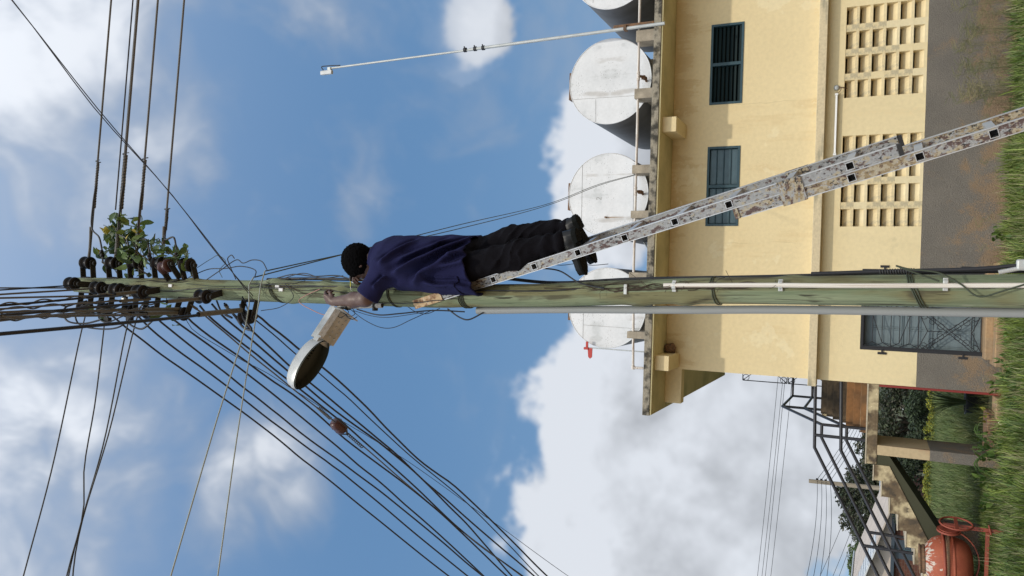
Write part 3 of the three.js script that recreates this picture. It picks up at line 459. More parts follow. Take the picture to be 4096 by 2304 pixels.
M.strap = std({ map: tex(128, 128, 0.3, (x, y) => mulc([0.020, 0.020, 0.019], 1 + 0.8 * fbm(x * 25, y * 25, 78, 4))), roughness: 0.8, metalness: 0.1 });
const pole = thing('utility_pole', 'weathered green wooden utility pole in the middle with wires at its top', 'pole', [0.04, 0.2, PZ]);
{
  const NY = 340, NA = 28, pos = [], uv = [], idx = [];
  const knots = [[5.62, 60, 0.02], [5.44, 30, 0.018], [3.64, 20, 0.016], [3.02, -62, 0.02], [6.93, 60, 0.026], [7.36, 50, 0.02], [6.10, 70, 0.02], [4.60, -40, 0.012], [2.45, 100, 0.014], [5.93, -60, 0.016], [3.30, -80, 0.016]];
  for (let j = 0; j <= NY; j++) {
    const y = lerp(-0.45, 8.42, j / NY), [cx, r0] = poleAt(y), cap = Math.sqrt(clamp((8.428 - y) / 0.05));
    for (let i = 0; i <= NA; i++) {
      const a = (i / NA) * 2 * Math.PI; let k = 1 + 0.035 * noise3(Math.sin(a) * 1.3, y * 2.0, Math.cos(a) * 1.3) + 0.02 * noise3(Math.sin(a) * 4, y * 1.1, Math.cos(a) * 4);
      let r = r0 * k; for (const [ky, kd, h] of knots) { let da = Math.abs(((a * 180 / Math.PI - kd + 540) % 360) - 180) / 30, dy = (y - ky) / 0.055; const q = da * da + dy * dy; if (q < 5) r += h * Math.exp(-q) - 0.35 * h * Math.exp(-6 * q); }
      r *= lerp(0.25, 1, cap); pos.push(cx + Math.sin(a) * r, y, PZ + Math.cos(a) * r); uv.push(i / NA * 0.52, y + 0.5);
    }
  }
  for (let j = 0; j < NY; j++) for (let i = 0; i < NA; i++) { const a = j * (NA + 1) + i, b = a + 1, c = a + NA + 1, d = c + 1; idx.push(a, b, c, b, d, c); }
  const g = new THREE.BufferGeometry(); g.setAttribute('position', new THREE.Float32BufferAttribute(pos, 3)); g.setAttribute('uv', new THREE.Float32BufferAttribute(uv, 2)); g.setIndex(idx); g.computeVertexNormals();
  part('pole_shaft', g, M.poleWood, pole);
  for (const [y, d, r] of [[5.25, 50, 0.010], [5.38, 42, 0.008], [3.6, 28, 0.010], [3.67, 38, 0.008], [6.55, 20, 0.006]]) { const p = skin(y, d, -0.006), q = skin(y, d, 0.002); part('bolt_hole', rod(p, q, r, 10), M.dark, pole); }
  // binding wire round the pole
  const band = (y, n, slope = 0.02) => { for (let k = 0; k < n; k++) { const pts = []; for (let i = 0; i < 16; i++) { const d = i / 16 * 360; pts.push(skin(y + k * 0.012 + slope * Math.sin(d * Math.PI / 180 + 0.4) + rr(-0.003, 0.003), d, 0.004)); } part('binding_wire', tube(pts, 0.0032, 5, 48, true), M.wireGreen, pole); } };
  band(5.03, 2, 0.03); band(4.46, 4, 0.02); band(1.83, 3, 0.04); band(6.05, 3, 0.05); band(2.85, 2, 0.02);
  for (const [y, d] of [[6.02, 22], [5.98, 8], [7.12, 18], [5.37, 75]]) { const p = skin(y, d, 0.003); part('cable_clip', rbox(p.x - 0.012, p.x + 0.012, p.y - 0.02, p.y + 0.02, p.z - 0.008, p.z + 0.008, 0.004), M.tankWhite, pole); }
}
// conduit pipes fixed to the pole
{
  const t = thing('conduit_pipe', 'pale plastic conduit pipe strapped to the front of the wooden pole', 'pipe', [0.05, 0.4, 11.6]);
  part('pipe', tube([[0.075, 0.3, 11.62], [0.05, 1.39, 11.605], [0.025, 2.2, 11.598], [0.018, 2.54, 11.596], [0, 3.14, 11.59]].map((p) => p), 0.0128, 12, 60), std({ map: M.whitePipe.map, color: lin(1.15, 1.2, 1.2), roughness: 0.4 }), t);
  for (const y of [1.72, 2.5, 3.08]) { const p = skin(y, 22, 0.012); part('pipe_strap', merge([rbox(p.x - 0.036, p.x + 0.03, y - 0.012, y + 0.012, p.z - 0.008, p.z + 0.006, 0.003), rbox(p.x - 0.02, p.x + 0.02, y - 0.013, y + 0.013, p.z, p.z + 0.022, 0.006)]), M.galv, t); }
  for (const [y, d] of [[3.37, 14]]) { const p = skin(y, d, 0.004); part('pipe_strap', rbox(p.x - 0.03, p.x + 0.03, y - 0.01, y + 0.01, p.z - 0.006, p.z + 0.01, 0.003), M.galv, t); }
}
tag(part('drain_conduit', tube([[-0.045, 0.2, 11.44], [-0.085, 1.38, 11.44], [-0.118, 2.54, 11.44], [-0.137, 2.95, 11.445], [-0.175, 3.88, 11.45], [-0.205, 4.42, 11.455]], 0.024, 14, 60), std({ color: lin(0.27, 0.29, 0.29), roughness: 0.5 })), 'grey plastic conduit running up the far left edge of the wooden pole', 'pipe');
tag(part('black_cable', tube([[0.14, 0.3, 11.44], [0.12, 1.5, 11.43], [0.065, 2.6, 11.42], [0.03, 3.4, 11.41], [-0.005, 3.9, 11.405], [0.02, 4.4, 11.41], [-0.02, 5.2, 11.42], [-0.03, 5.9, 11.42], [-0.045, 6.25, 11.44]], 0.011, 8, 80), M.wireDark), 'thick black cable running up the right edge behind the wooden pole', 'cable');
{
  const t = thing('guy_clamp', 'black wrapped cable with a steel clamp at the foot of the wooden pole', 'clamp', [0.16, 1.4, 11.62]);
  part('cable', tube([[0.085, 2.35, 11.56], [0.108, 1.95, 11.57], [0.125, 1.6, 11.6], [0.15, 1.38, 11.62], [0.2, 0.9, 11.7]], 0.0095, 8, 40), M.wireDark, t);
  part('wrapping', tube(Array.from({ length: 60 }, (_, i) => { const k = i / 59, y = lerp(2.02, 1.86, k), x = lerp(0.103, 0.111, k), a = i * 1.4; return V(x + 0.0125 * Math.cos(a), y, 11.572 + 0.0125 * Math.sin(a)); }), 0.003, 4, 240), M.wireGrey, t);
  part('bracket', merge([rbox(0.12, 0.175, 1.33, 1.43, 11.60, 11.635, 0.012), rod(V(0.135, 1.40, 11.62), V(0.11, 1.50, 11.62), 0.011, 8), rbox(0.14, 0.19, 1.36, 1.40, 11.63, 11.65, 0.008)]), M.galv, t);
}

// ---------------------------------------------------------------- insulators in their straps
const spoolGeo = new THREE.LatheGeometry([[0.001, -0.040], [0.030, -0.040], [0.041, -0.034], [0.043, -0.026], [0.033, -0.014], [0.026, -0.006], [0.026, 0.006], [0.033, 0.014], [0.043, 0.026], [0.041, 0.034], [0.030, 0.040], [0.001, 0.040]].map((p) => new THREE.Vector2(...p)), 24);
const strapShape = (() => { const s = new THREE.Shape(); s.moveTo(0, -0.019); s.lineTo(0.105, -0.019); s.absarc(0.105, 0, 0.019, -Math.PI / 2, Math.PI / 2); s.lineTo(0, 0.019); s.closePath(); const g = new THREE.ExtrudeGeometry(s, { depth: 0.006, bevelEnabled: false }); g.rotateX(Math.PI / 2); return g; })();
const strapGeo = (() => { const a = strapShape.clone().translate(0, 0.053, 0), b = strapShape.clone().translate(0, -0.047, 0), c = new THREE.BoxGeometry(0.006, 0.105, 0.038).translate(0.003, 0, 0); return clean(merge([a, b, c])); })();
const pinGeo = clean(merge([new THREE.CylinderGeometry(0.008, 0.008, 0.13, 8), new THREE.CylinderGeometry(0.014, 0.014, 0.012, 6).translate(0, -0.066, 0)]));
function insulator(y, deg, label, red, tilt = 0) {
  const p = skin(y, deg, -0.004), t = thing('shackle_insulator', label, 'insulator', [p.x, p.y, p.z], 'spool insulators on the wooden pole');
  t.rotation.set(0, (deg - 90) * Math.PI / 180, tilt, 'YXZ'); t.scale.setScalar(1.3); origin.set(t, ZERO);
  part('strap', strapGeo.clone(), M.strap, t); const s = part('spool', clean(spoolGeo.clone().translate(0.1, 0, 0)), red ? M.porcelainRed : M.porcelain, t); part('pin', pinGeo.clone().translate(0.1, 0, 0), M.strap, s);
  return t;
}
['topmost', 'second from the top', 'third from the top', 'fourth from the top', 'fifth from the top'].forEach((w, i) => insulator([8.2, 7.86, 7.61, 7.31, 6.96][i], [84, 80, 86, 82, 70][i], `dark spool insulator, ${w} on the right of the pole`, false, rr(-0.05, 0.05)));
insulator(7.12, 62, 'small reddish spool insulator low on the right side of the pole', true, 0.3);
['topmost', 'second from the top', 'third from the top', 'fourth from the top', 'lowest'].forEach((w, i) => insulator([8.14, 7.82, 7.58, 7.31, 6.64][i], [4, -4, -6, -8, -14][i], `dark spool insulator, ${w} on the front of the pole`, false, rr(-0.05, 0.05)));
['topmost', 'second from the top', 'third from the top', 'fourth from the top', 'fifth from the top', 'lowest, beside the pale wires,'].forEach((w, i) => insulator([8.22, 7.95, 7.67, 7.4, 7.0, 6.33][i], [-84, -82, -86, -80, -70, -72][i], `dark spool insulator, ${w} on the left of the pole`, false, rr(-0.06, 0.06)));

// ---------------------------------------------------------------- overhead wires
function wire(name, pts, r, mat, label, group, n = 6, seg = 0) { return tag(part(name, tube(pts, r, n, seg || pts.length * 10), mat), label, 'wire', group); }
const nth = ['first', 'second', 'third', 'fourth', 'fifth', 'sixth', 'seventh', 'eighth', 'ninth', 'tenth', 'eleventh', 'twelfth'];
// four lines leaving to the right
const sagged = (a, b, sag, n = 14) => Array.from({ length: n + 1 }, (_, i) => { const t = i / n; return V(lerp(a[0], b[0], t), lerp(a[1], b[1], t) - sag * 4 * t * (1 - t), lerp(a[2], b[2], t)); });
[[8.2, 0.10, 0.0085], [7.86, 0.09, 0.0125], [7.62, 0.08, 0.009], [7.31, 0.10, 0.0085]].forEach(([y, x, r], i) => {
  const t = thing('power_line', `twisted power line leaving the pole to the right, ${nth[i]} from the top`, 'wire', [x, y, PZ], 'power lines leaving the pole to the right');
  part('conductor', tube(sagged([x, y, PZ], [38, y - 0.1, PZ - 1.5], 0.32, 40), r, 7, 160), M.wireTwist, t);
  if (i === 1) part('side_wire', tube(sagged([0.5, y + 0.012, PZ + 0.012], [38, y + 0.02, PZ - 1.5], 0.32, 40), 0.006, 6, 160), M.wireDark, t);
  // taped end and the loose tail that runs back to the pole
  part('taped_end', tube([[x - 0.015, y, PZ + 0.01], [x + 0.06, y + 0.002, PZ], [x + 0.14, y - 0.003, PZ], [x + 0.26, y - 0.004, PZ]], r * 1.3, 8, 30), M.wireTwist, t);
  const a = i < 3 ? 0.62 : 0.34, k = x + a, ly = (q) => { const u = (q - x) / (38 - x); return y - 0.1 * u - 1.28 * u * (1 - u); };
  const s0 = k - 0.32 * a, s1 = k + [0.20, 0.26, 0.22, 0.05][i];
  part('splice_core', tube(Array.from({ length: 9 }, (_, j) => { const q = j / 8; const X = lerp(s0, s1, q); return V(X, ly(X) + 0.004 * noise3(q * 6, i, 2), PZ - 0.04 * X + 0.004 * noise3(q * 6, i, 5)); }), r * 1.35, 8, 40), M.wireTwist, t);
  part('splice_wrap', tube(Array.from({ length: 90 }, (_, j) => { const q = j / 89, ang = j * 1.3 + i; const X = lerp(s0, s1 + 0.02, q), R = r * 1.25 + 0.003 * noise3(q * 9, i, 1) + (j > 84 ? 0.02 : 0); return V(X, ly(X) + R * Math.cos(ang), PZ - 0.04 * X + r * 1.25 * Math.sin(ang)); }), 0.0042, 4, 420), M.wireGrey, t);
  part('loose_tail', tube([[k, ly(k) - r, PZ - 0.02], [k - 0.16, ly(k - 0.16) - r - 0.004, PZ + 0.0], [x + 0.24 - 0.03 * i, y - 0.05, PZ + 0.02], [x + 0.17, y - 0.14, PZ + 0.02], [x + 0.10, y - 0.17, PZ + 0.02], [x + 0.02, y - 0.19, PZ + 0.02], [x - 0.05, y - 0.21, PZ + 0.03]], 0.0075, 6, 40), M.wireDark, t);
  part('line_tap', merge([0, 1, 2, 3].map((j) => { const g = new THREE.SphereGeometry(0.017, 8, 6); g.translate(x + 0.01 + j * 0.012, y - 0.185 - 0.01 * (j % 2), PZ + 0.02 + 0.004 * j); return g; })), M.porcelain, t);
});
// thin twin drop wire climbing to the upper right
wire('drop_wire', [[-0.2, 6.21, 11.62], [0.1, 6.30, 11.85], [0.54, 6.44, 12.2], [1.0, 6.54, 12.66], [1.56, 6.62, 13.2], [2.8, 6.9, 14.4], [9, 7.9, 20.4]], 0.0032, M.wireDark, 'thin dark twin wire slanting from the pole to the upper right corner, front strand', 'thin twin drop wire');
wire('drop_wire', [[-0.17, 6.215, 11.62], [0.12, 6.325, 11.86], [0.54, 6.437, 12.2], [1.0, 6.565, 12.66], [1.56, 6.615, 13.2], [2.8, 6.92, 14.4], [9, 7.92, 20.4]], 0.0032, M.wireDark, 'thin dark twin wire slanting from the pole to the upper right corner, back strand', 'thin twin drop wire');
// cables passing over the photographer
[[[-0.168,8.13,11.65],[-0.171,8.122,12.298],[-0.18,8.16,13.45]],[[-0.142,8.10,11.66],[-0.186,8.091,12.317],[-0.27,8.13,13.51]],[[-0.158,7.83,11.66],[-0.213,7.904,12.43],[-0.32,7.94,13.85]],[[-0.216,7.66,11.63],[-0.231,7.691,12.558],[-0.26,7.73,14.23]],[[-0.17,7.32,11.66],[-0.26,7.201,12.855],[-0.35,7.24,15.12]],[[-0.232,7.30,11.62],[-0.28,7.145,12.888],[-0.38,7.18,15.22]],[[-0.3,7.0,11.6],[-0.289,6.928,13.019],[-0.48,6.97,15.62]],[[-0.20,6.64,11.66],[-0.292,6.665,13.179],[-0.47,6.71,16.1]],[[-0.33,7.0,11.6],[-0.29,6.46,13.303],[-0.37,6.5,16.47]],[[-0.33,7.64,11.58],[-0.379,7.483,12.681],[-0.61,7.52,14.6]],[[-0.28,6.33,11.62],[-0.355,6.141,13.495],[-0.49,6.18,17.04]]].forEach((p, i) => {
  const a = V(...p[0]), b = V(...p[1]), c = V(...p[2]), t = thing('service_cable', `service cable passing overhead from the pole top, ${nth[i]} counted from the top`, 'wire', p[0], 'cables passing over the viewer');
  const thick = i === 10 ? 0.011 : [0.006, 0.006, 0.0075, 0.0075, 0.0085, 0.007, 0.0085, 0.0085, 0.009, 0.008][i];
  part('conductor', tube([a, a.clone().lerp(b, 0.35).add(V(0.006 * Math.sin(i * 3), -0.01, 0)), b, b.clone().lerp(c, 0.5), c, c.clone().addScaledVector(c.clone().sub(b), 14 / c.distanceTo(b))], thick, 7, 140), i % 3 === 1 ? M.wireDark : M.wireTwist, t);
  if (i > 2) part('taped_end', tube([a, a.clone().lerp(b, 0.12), a.clone().lerp(b, 0.24).add(V(0, -0.004, 0))], thick * 1.75, 8, 20), M.tape, t);
  if (i > 3 && i < 10) part('twisted_wrap', tube(Array.from({ length: 70 }, (_, j) => { const q = j / 69, o = a.clone().lerp(b, 0.25 + 0.75 * q), an = j * 0.33 + i, rad = thick * 0.9 + 0.004 + 0.006 * noise3(q * 7, i, 3); return o.add(V(rad * Math.cos(an), rad * Math.sin(an) - 0.004, 0)); }), 0.0052, 5, 260), i % 2 ? M.wireGrey : M.tape, t);
});
// slack black cables running down to the left
const fan = [[[-0.39,8.03,11.42],[-0.7,8.03,11.0],[-1.43,7.67,10.12],[-2.15,7.31,9.37],[-3.48,6.46,8.1],[-5.47,5.09,6.21]],[[-0.32,7.68,11.5],[-0.51,7.76,11.23],[-1.19,7.53,10.38],[-1.92,7.16,9.56],[-2.04,7.07,9.43],[-3.43,6.23,8.1],[-5.52,4.88,6.1]],[[-0.33,7.48,11.47],[-0.44,7.54,11.31],[-1.05,7.39,10.52],[-1.53,7.21,9.96],[-2.33,6.68,9.11],[-3.39,6.02,8.1],[-4.98,4.92,6.59]],[[-0.34,7.35,11.45],[-0.43,7.34,11.31],[-1.03,7.13,10.52],[-1.93,6.76,9.5],[-2.62,6.41,8.81],[-3.39,6.01,8.1],[-4.55,5.31,7.03]],[[-0.3,7.12,11.48],[-0.41,7.18,11.33],[-0.81,7.04,10.78],[-1.22,6.83,10.26],[-1.69,6.64,9.73],[-2.38,6.19,9.0],[-3.33,5.72,8.1],[-4.77,4.92,6.76]],[[-0.26,6.94,11.55],[-0.33,6.92,11.44],[-0.67,6.93,10.95],[-1.21,6.74,10.26],[-1.81,6.49,9.58],[-2.57,6.09,8.81],[-3.3,5.54,8.1],[-4.4,4.61,7.03]],[[-0.27,6.86,11.52],[-0.36,6.89,11.39],[-0.75,6.83,10.84],[-1.3,6.62,10.15],[-1.92,6.35,9.46],[-2.75,5.97,8.63],[-3.3,5.52,8.1],[-4.11,4.75,7.31]],[[-0.25,6.7,11.55],[-0.34,6.74,11.41],[-0.76,6.69,10.81],[-1.29,6.53,10.15],[-1.67,6.27,9.71],[-2.49,5.93,8.86],[-3.32,5.65,8.1],[-4.57,5.13,6.97]],[[-0.24,6.57,11.55],[-0.31,6.61,11.44],[-0.91,6.57,10.61],[-1.56,6.3,9.82],[-2.3,5.97,9.04],[-3.27,5.38,8.1],[-4.73,4.39,6.69]],[[-0.18,6.34,11.6],[-0.33,6.43,11.4],[-0.69,6.41,10.87],[-1.11,6.28,10.33],[-1.65,6.11,9.71],[-2.29,5.75,9.02],[-3.26,5.33,8.1],[-4.72,4.61,6.72]],[[-0.3,6.39,11.44],[-0.39,6.38,11.3],[-0.63,6.32,10.95],[-1.06,6.18,10.38],[-1.7,6.03,9.64],[-2.12,5.77,9.18],[-3.24,5.22,8.1],[-4.91,4.31,6.48]],[[-0.3,7.12,11.48],[-0.52,7.27,11.18],[-0.73,7.11,10.88],[-0.97,6.87,10.56],[-1.3,6.62,10.15],[-1.68,6.25,9.69],[-2.3,5.75,9.01],[-3.03,5.13,8.26],[-4.13,4.1,7.14]]];
fan.forEach((p, i) => {
  const r = i === 11 ? 0.0028 : i === 5 ? 0.0065 : i === 9 ? 0.0055 : 0.0085, pts = [];
  const c = new THREE.CatmullRomCurve3(p.map((q) => V(...q)), false, 'centripetal'), n = 26;
  for (let k = 0; k < n; k++) { const q = c.getPoint(k / n); if (k > 1) { q.y += 0.018 * noise3(k * 0.55, i * 3.3, 1); q.x += 0.012 * noise3(k * 0.5, i * 5.1, 7); } pts.push(q); }
  { const q = p[p.length - 1], w = p[p.length - 2]; pts.push(V(...q), V(q[0] + (q[0] - w[0]) * 1.2, q[1] + (q[1] - w[1]) * 0.7, q[2] + (q[2] - w[2]) * 1.2), V(-13 - 0.1 * i, 3.4 + 0.05 * i, -1 + 0.1 * i)); }
  wire('slack_cable', pts, r, i === 5 ? M.wireTwist : M.wireDark, i === 11 ? 'hair thin dark wire crossing the slack cables at the lower left' : i === 5 ? 'twisted grey stay wire carrying the egg insulator' : `slack black cable running down to the left, ${nth[i]} from the top`, 'cables running down to the left', 6, 170);
  if (i === 4 || i === 5 || i === 8) tag(part('taped_joint', tube([0.03, 0.05, 0.07, 0.09].map((t) => c.getPoint(t)), r * 1.7, 8, 16), M.tape), `taped joint on the slack black cable close to the pole, ${['upper', 'middle', '', '', 'lower'][i - 4]} one of three`, 'tape', 'taped joints by the pole');
});
{
  const t = thing('egg_insulator', 'reddish brown egg insulator hanging in the stay wire at the lower left', 'insulator', [-1.40, 6.42, 10.05]);
  const c = V(-1.44, 6.655, 9.99), d = V(-0.66, -0.29, -0.69).normalize(), s = V(0.3, 0.9, -0.3).addScaledVector(d, -V(0.3, 0.9, -0.3).dot(d)).normalize(), n = s.clone().cross(d);
  const g = new THREE.LatheGeometry([[0.001, -0.062], [0.024, -0.062], [0.036, -0.052], [0.044, -0.02], [0.040, -0.012], [0.040, 0.012], [0.044, 0.02], [0.036, 0.052], [0.024, 0.062], [0.001, 0.062]].map((p) => new THREE.Vector2(...p)), 8); g.scale(1.5, 1.3, 1.5); g.applyMatrix4(new THREE.Matrix4().makeBasis(s, d, n)); g.translate(c.x, c.y, c.z); part('body', clean(g), M.porcelainRed, t);
  const wrap = (a, b) => part('wire_wrap', tube(Array.from({ length: 70 }, (_, j) => { const q = c.clone().addScaledVector(d, lerp(a, b, j / 69)); return q.addScaledVector(s, 0.013 * Math.cos(j * 0.9)).addScaledVector(n, 0.013 * Math.sin(j * 0.9)); }), 0.005, 5, 280), M.wireGrey, t);
  wrap(-0.30, -0.12); wrap(0.12, 0.36);
  part('loop', tube([c.clone().addScaledVector(d, -0.14), c.clone().addScaledVector(d, -0.05).addScaledVector(s, 0.05), c.clone().addScaledVector(d, 0.03).addScaledVector(n, 0.03), c.clone().addScaledVector(d, -0.04).addScaledVector(s, -0.05), c.clone().addScaledVector(d, -0.13)], 0.006, 6, 40), M.wireGrey, t);
  part('loop', tube([c.clone().addScaledVector(d, 0.14), c.clone().addScaledVector(d, 0.05).addScaledVector(n, 0.05), c.clone().addScaledVector(d, -0.03), c.clone().addScaledVector(d, 0.04).addScaledVector(n, -0.05), c.clone().addScaledVector(d, 0.13)], 0.006, 6, 40), M.wireGrey, t);
}
// pale tie wires: looped over the pole, away to the left
wire('tie_wire', [[-0.03, 6.33, 11.50], [-0.05, 6.27, 11.60], [-0.15, 6.22, 11.66], [-0.29, 6.16, 11.72], [-1.05, 6.02, 12.15], [-1.87, 5.88, 12.6], [-3.2, 5.68, 13.3], [-12, 4.6, 18]], 0.0052, M.wirePale, 'pale tie wire running from the pole to the lower left, the upper one', 'pale tie wires');
wire('tie_wire', [[0.02, 6.20, 11.52], [-0.05, 6.16, 11.60], [-0.16, 6.11, 11.66], [-0.28, 6.08, 11.72], [-1.1, 5.94, 12.02], [-1.95, 5.80, 12.3], [-3.4, 5.55, 12.8], [-12, 4.4, 15.6]], 0.0052, M.wirePale, 'pale tie wire running from the pole to the lower left, the lower one', 'pale tie wires');
// pair from the pole to the roof
wire('roof_wire', [[-0.03, 6.30, 11.52], [0.62, 6.62, 8.0], [1.41, 7.12, 3.5], [1.85, 6.82, 2.2], [2.2, 6.47, 0.95]], 0.0050, M.wireGreen, 'thin dark wire from the pole down to the roof pipe, right hand of two', 'wires from the pole to the roof', 6, 60);
wire('roof_wire', [[0.02, 6.19, 11.52], [0.60, 6.50, 8.0], [1.40, 7.08, 3.5], [1.84, 6.78, 2.2], [2.19, 6.46, 0.95]], 0.0050, M.wireGreen, 'thin dark wire from the pole down to the roof pipe, left hand of two', 'wires from the pole to the roof', 6, 60);
// thin wires to the far left of the pole top
[[[-0.42,8.24,11.5],[-0.57,8.29,11.5],[-1.67,8.19,11.8],[-2.51,8.22,12.0],[-3.6,8.2,12.3],[-16,8.0,15.5]],[[-0.36,7.98,11.5],[-0.54,8.0,11.5],[-1.13,7.95,11.6],[-1.66,7.93,11.7],[-1.97,7.79,11.8],[-2.41,7.69,12.0],[-3.2,7.5,12.3],[-16,7.2,15.5]],[[-0.30,7.62,11.5],[-0.39,7.68,11.5],[-1.45,7.83,11.6],[-2.06,7.81,11.8],[-2.41,7.67,12.0],[-3.2,7.4,12.3],[-16,6.9,15.5]],[[-0.24,7.45,11.52],[-0.28,7.54,11.5],[-1.39,7.78,11.6],[-2.08,7.81,11.8],[-2.4,7.62,12.0],[-3.2,7.2,12.3],[-16,6.6,15.5]]].forEach((p, i) => wire('thin_wire', p, 0.0062, M.wireGrey, `thin grey wire leaving the pole top to the left, ${nth[i]} from the top`, 'thin wires leaving to the left', 6, 120));

// ---------------------------------------------------------------- extension ladder leaning on the pole
const ladderTex = (paint) => tex(2048, 256, [3.2, 0.4], (x, y) => { // x runs along the stile
  const n = (s, k, e = 1) => fbm(x * s / e, y * s, k, 5, 0.66), patch = fbm(x * 1.3, y * 1.5, 81 + paint, 3), P = paint ? 0.13 : 0;
  let c = mulc([0.28, 0.288, 0.288], 1 + 0.5 * n(60, 82));
  c = mixc(c, [0.37, 0.32, 0.215], 0.85 * sstep(0.06, 0.22, n(34, 83, 1.5) + 0.5 * patch + P)); c = mixc(c, [0.22, 0.155, 0.07], 0.8 * sstep(0.16, 0.28, n(46, 84, 1.3) + 0.4 * patch + 0.8 * P)); c = mixc(c, [0.070, 0.034, 0.028], 0.92 * sstep(0.13, 0.25, n(38, 85, 1.6) - 0.35 * patch + 0.7 * P)); c = mixc(c, [0.008, 0.009, 0.010], 0.95 * sstep(0.17, 0.25, n(80, 87, 1.5) + 0.6 * fbm(x * 3.3, 4, 88, 3))); c = mixc(c, [0.50, 0.48, 0.42], 0.75 * sstep(0.24, 0.34, n(70, 89)));
  return c;
});
const ladderBump = tex(512, 128, [1.6, 0.4], (x, y) => 0.5 + 0.5 * fbm(x * 16, y * 22, 83, 4, 0.6), false);
M.ladder = std({ map: ladderTex(0), roughness: 0.5, metalness: 0.25, bumpMap: ladderBump, bumpScale: 0.002 }); M.ladderOld = std({ map: ladderTex(1), roughness: 0.62, metalness: 0.1, bumpMap: ladderBump, bumpScale: 0.003 });
M.alu = std({ color: lin(0.55, 0.56, 0.56), roughness: 0.38, metalness: 0.7 });
M.rubber = std({ color: lin(0.02, 0.02, 0.02), roughness: 0.8 });
M.woodTip = std({ map: tex(256, 256, 0.3, (x, y) => { const a = fbm(x * 22, y * 22, 90, 4); return mixc(mixc([0.50, 0.37, 0.22], [0.20, 0.10, 0.05], sstep(-0.1, 0.2, a)), [0.6, 0.52, 0.4], 0.7 * sstep(0.22, 0.3, fbm(x * 30, y * 30, 91, 3))); }), roughness: 0.8 });
const LD = V(0.28215, -0.95361, 0.10497).normalize(), LN = V(0.29306, -0.01851, -0.95591); LN.addScaledVector(LD, -LN.dot(LD)).normalize(); const LM_ = LD.clone().cross(LN);
const LP = V(0.00485, 4.21861, 11.63), STEP = 0.3075, LW = 0.33;
const lad = (t, q, w) => LP.clone().addScaledVector(LD, t).addScaledVector(LM_, q).addScaledVector(LN, w);
{
  const t = thing('extension_ladder', 'paint splashed aluminium extension ladder leaning against the wooden pole', 'ladder', [1.1, 0.33, 12.06]);
  const stile = (t0, t1, q, w, holes, hw) => {
    const s = new THREE.Shape(); s.moveTo(t0 + 0.012, -0.0275); s.lineTo(t1, -0.0275); s.lineTo(t1, 0.0275); s.lineTo(t0 + 0.012, 0.0275); s.quadraticCurveTo(t0, 0.0275, t0, 0.0155); s.lineTo(t0, -0.0155); s.quadraticCurveTo(t0, -0.0275, t0 + 0.012, -0.0275);
    for (const h of holes) { const p = new THREE.Path(); p.moveTo(h - hw, -hw); p.lineTo(h - hw, hw); p.lineTo(h + hw, hw); p.lineTo(h + hw, -hw); p.closePath(); s.holes.push(p); }
    const g = uvm(new THREE.ExtrudeGeometry(s, { depth: 0.024, bevelEnabled: false, curveSegments: 4 })); { const uv = g.attributes.uv; for (let k = 0; k < uv.count; k++) uv.setXY(k, uv.getX(k) + w * 7 + q * 9 + 1, uv.getY(k) + 0.2 + w * 0.3); } g.applyMatrix4(new THREE.Matrix4().makeBasis(LD, LM_, LN.clone().negate())); const o = lad(0, q, w + 0.024); g.translate(o.x, o.y, o.z); return g;
  };
  const fly = [], base = []; for (let i = -1; i < 8; i++) fly.push(i * STEP); for (let i = 5.97; i < 13; i++) base.push(i * STEP);
  const section = (mat, t0, t1, q, rungs) => {
    const ok = rungs.filter((h) => h > t0 + 0.05 && h < t1 - 0.05);
    for (const w of [0, LW]) {
      const s = part('stile', stile(t0, t1, q, w, ok, 0.0165), mat, t);
      for (const e of [-1, 1]) part('stile_flange', bar(lad(t0 + 0.015, q + e * 0.0285, w + 0.012), lad(t1, q + e * 0.0285, w + 0.012), 0.030, 0.004, LN), M.alu, s);
    }
    for (const h of ok) { // hollow square rung; a black bar inside paints the shade of its bore
      const r = 0.0180, a = lad(h, q, -0.004), b = lad(h, q, LW + 0.027), side = [];
      for (const [dt, dq, p1, p2] of [[r, 0, 0.003, 2 * r + 0.003], [-r, 0, 0.003, 2 * r + 0.003], [0, r, 2 * r - 0.003, 0.003], [0, -r, 2 * r - 0.003, 0.003]]) { const o = LD.clone().multiplyScalar(dt).addScaledVector(LM_, dq); side.push(bar(a.clone().add(o), b.clone().add(o), p1, p2, LD)); }
      part('rung', merge(side), M.alu, t); part('rung_shade_fill', bar(lad(h, q, 0.03), lad(h, q, LW - 0.01), 0.026, 0.026, LD), M.dark, t);
    }
  };
  section(M.ladder, -0.63, 2.37, 0, fly); section(M.ladderOld, 1.57, 4.085, -0.0585, base);
  for (const w of [-0.004, LW + 0.004]) {
    part('guide_bracket', bar(lad(1.80, -0.032, w + 0.012), lad(1.92, -0.032, w + 0.012), 0.034, 0.128, LN), M.ladderOld, t); part('end_cap', bar(lad(2.372, 0, w + 0.014), lad(2.392, 0, w + 0.014), 0.032, 0.056, LN), M.rubber, t);
    part('end_cap', bar(lad(1.548, -0.0585, w + 0.014), lad(1.572, -0.0585, w + 0.014), 0.034, 0.058, LN), M.ladderOld, t); part('foot', bar(lad(4.08, -0.0585, w + 0.014), lad(4.13, -0.0585, w + 0.014), 0.05, 0.075, LN), M.rubber, t);
    part('wooden_tip', bar(lad(-0.655, 0, w + 0.014), lad(-0.42, 0, w + 0.014), 0.034, 0.062, LN), M.woodTip, t, 'scuffed brown tip of the stile');
  }
}

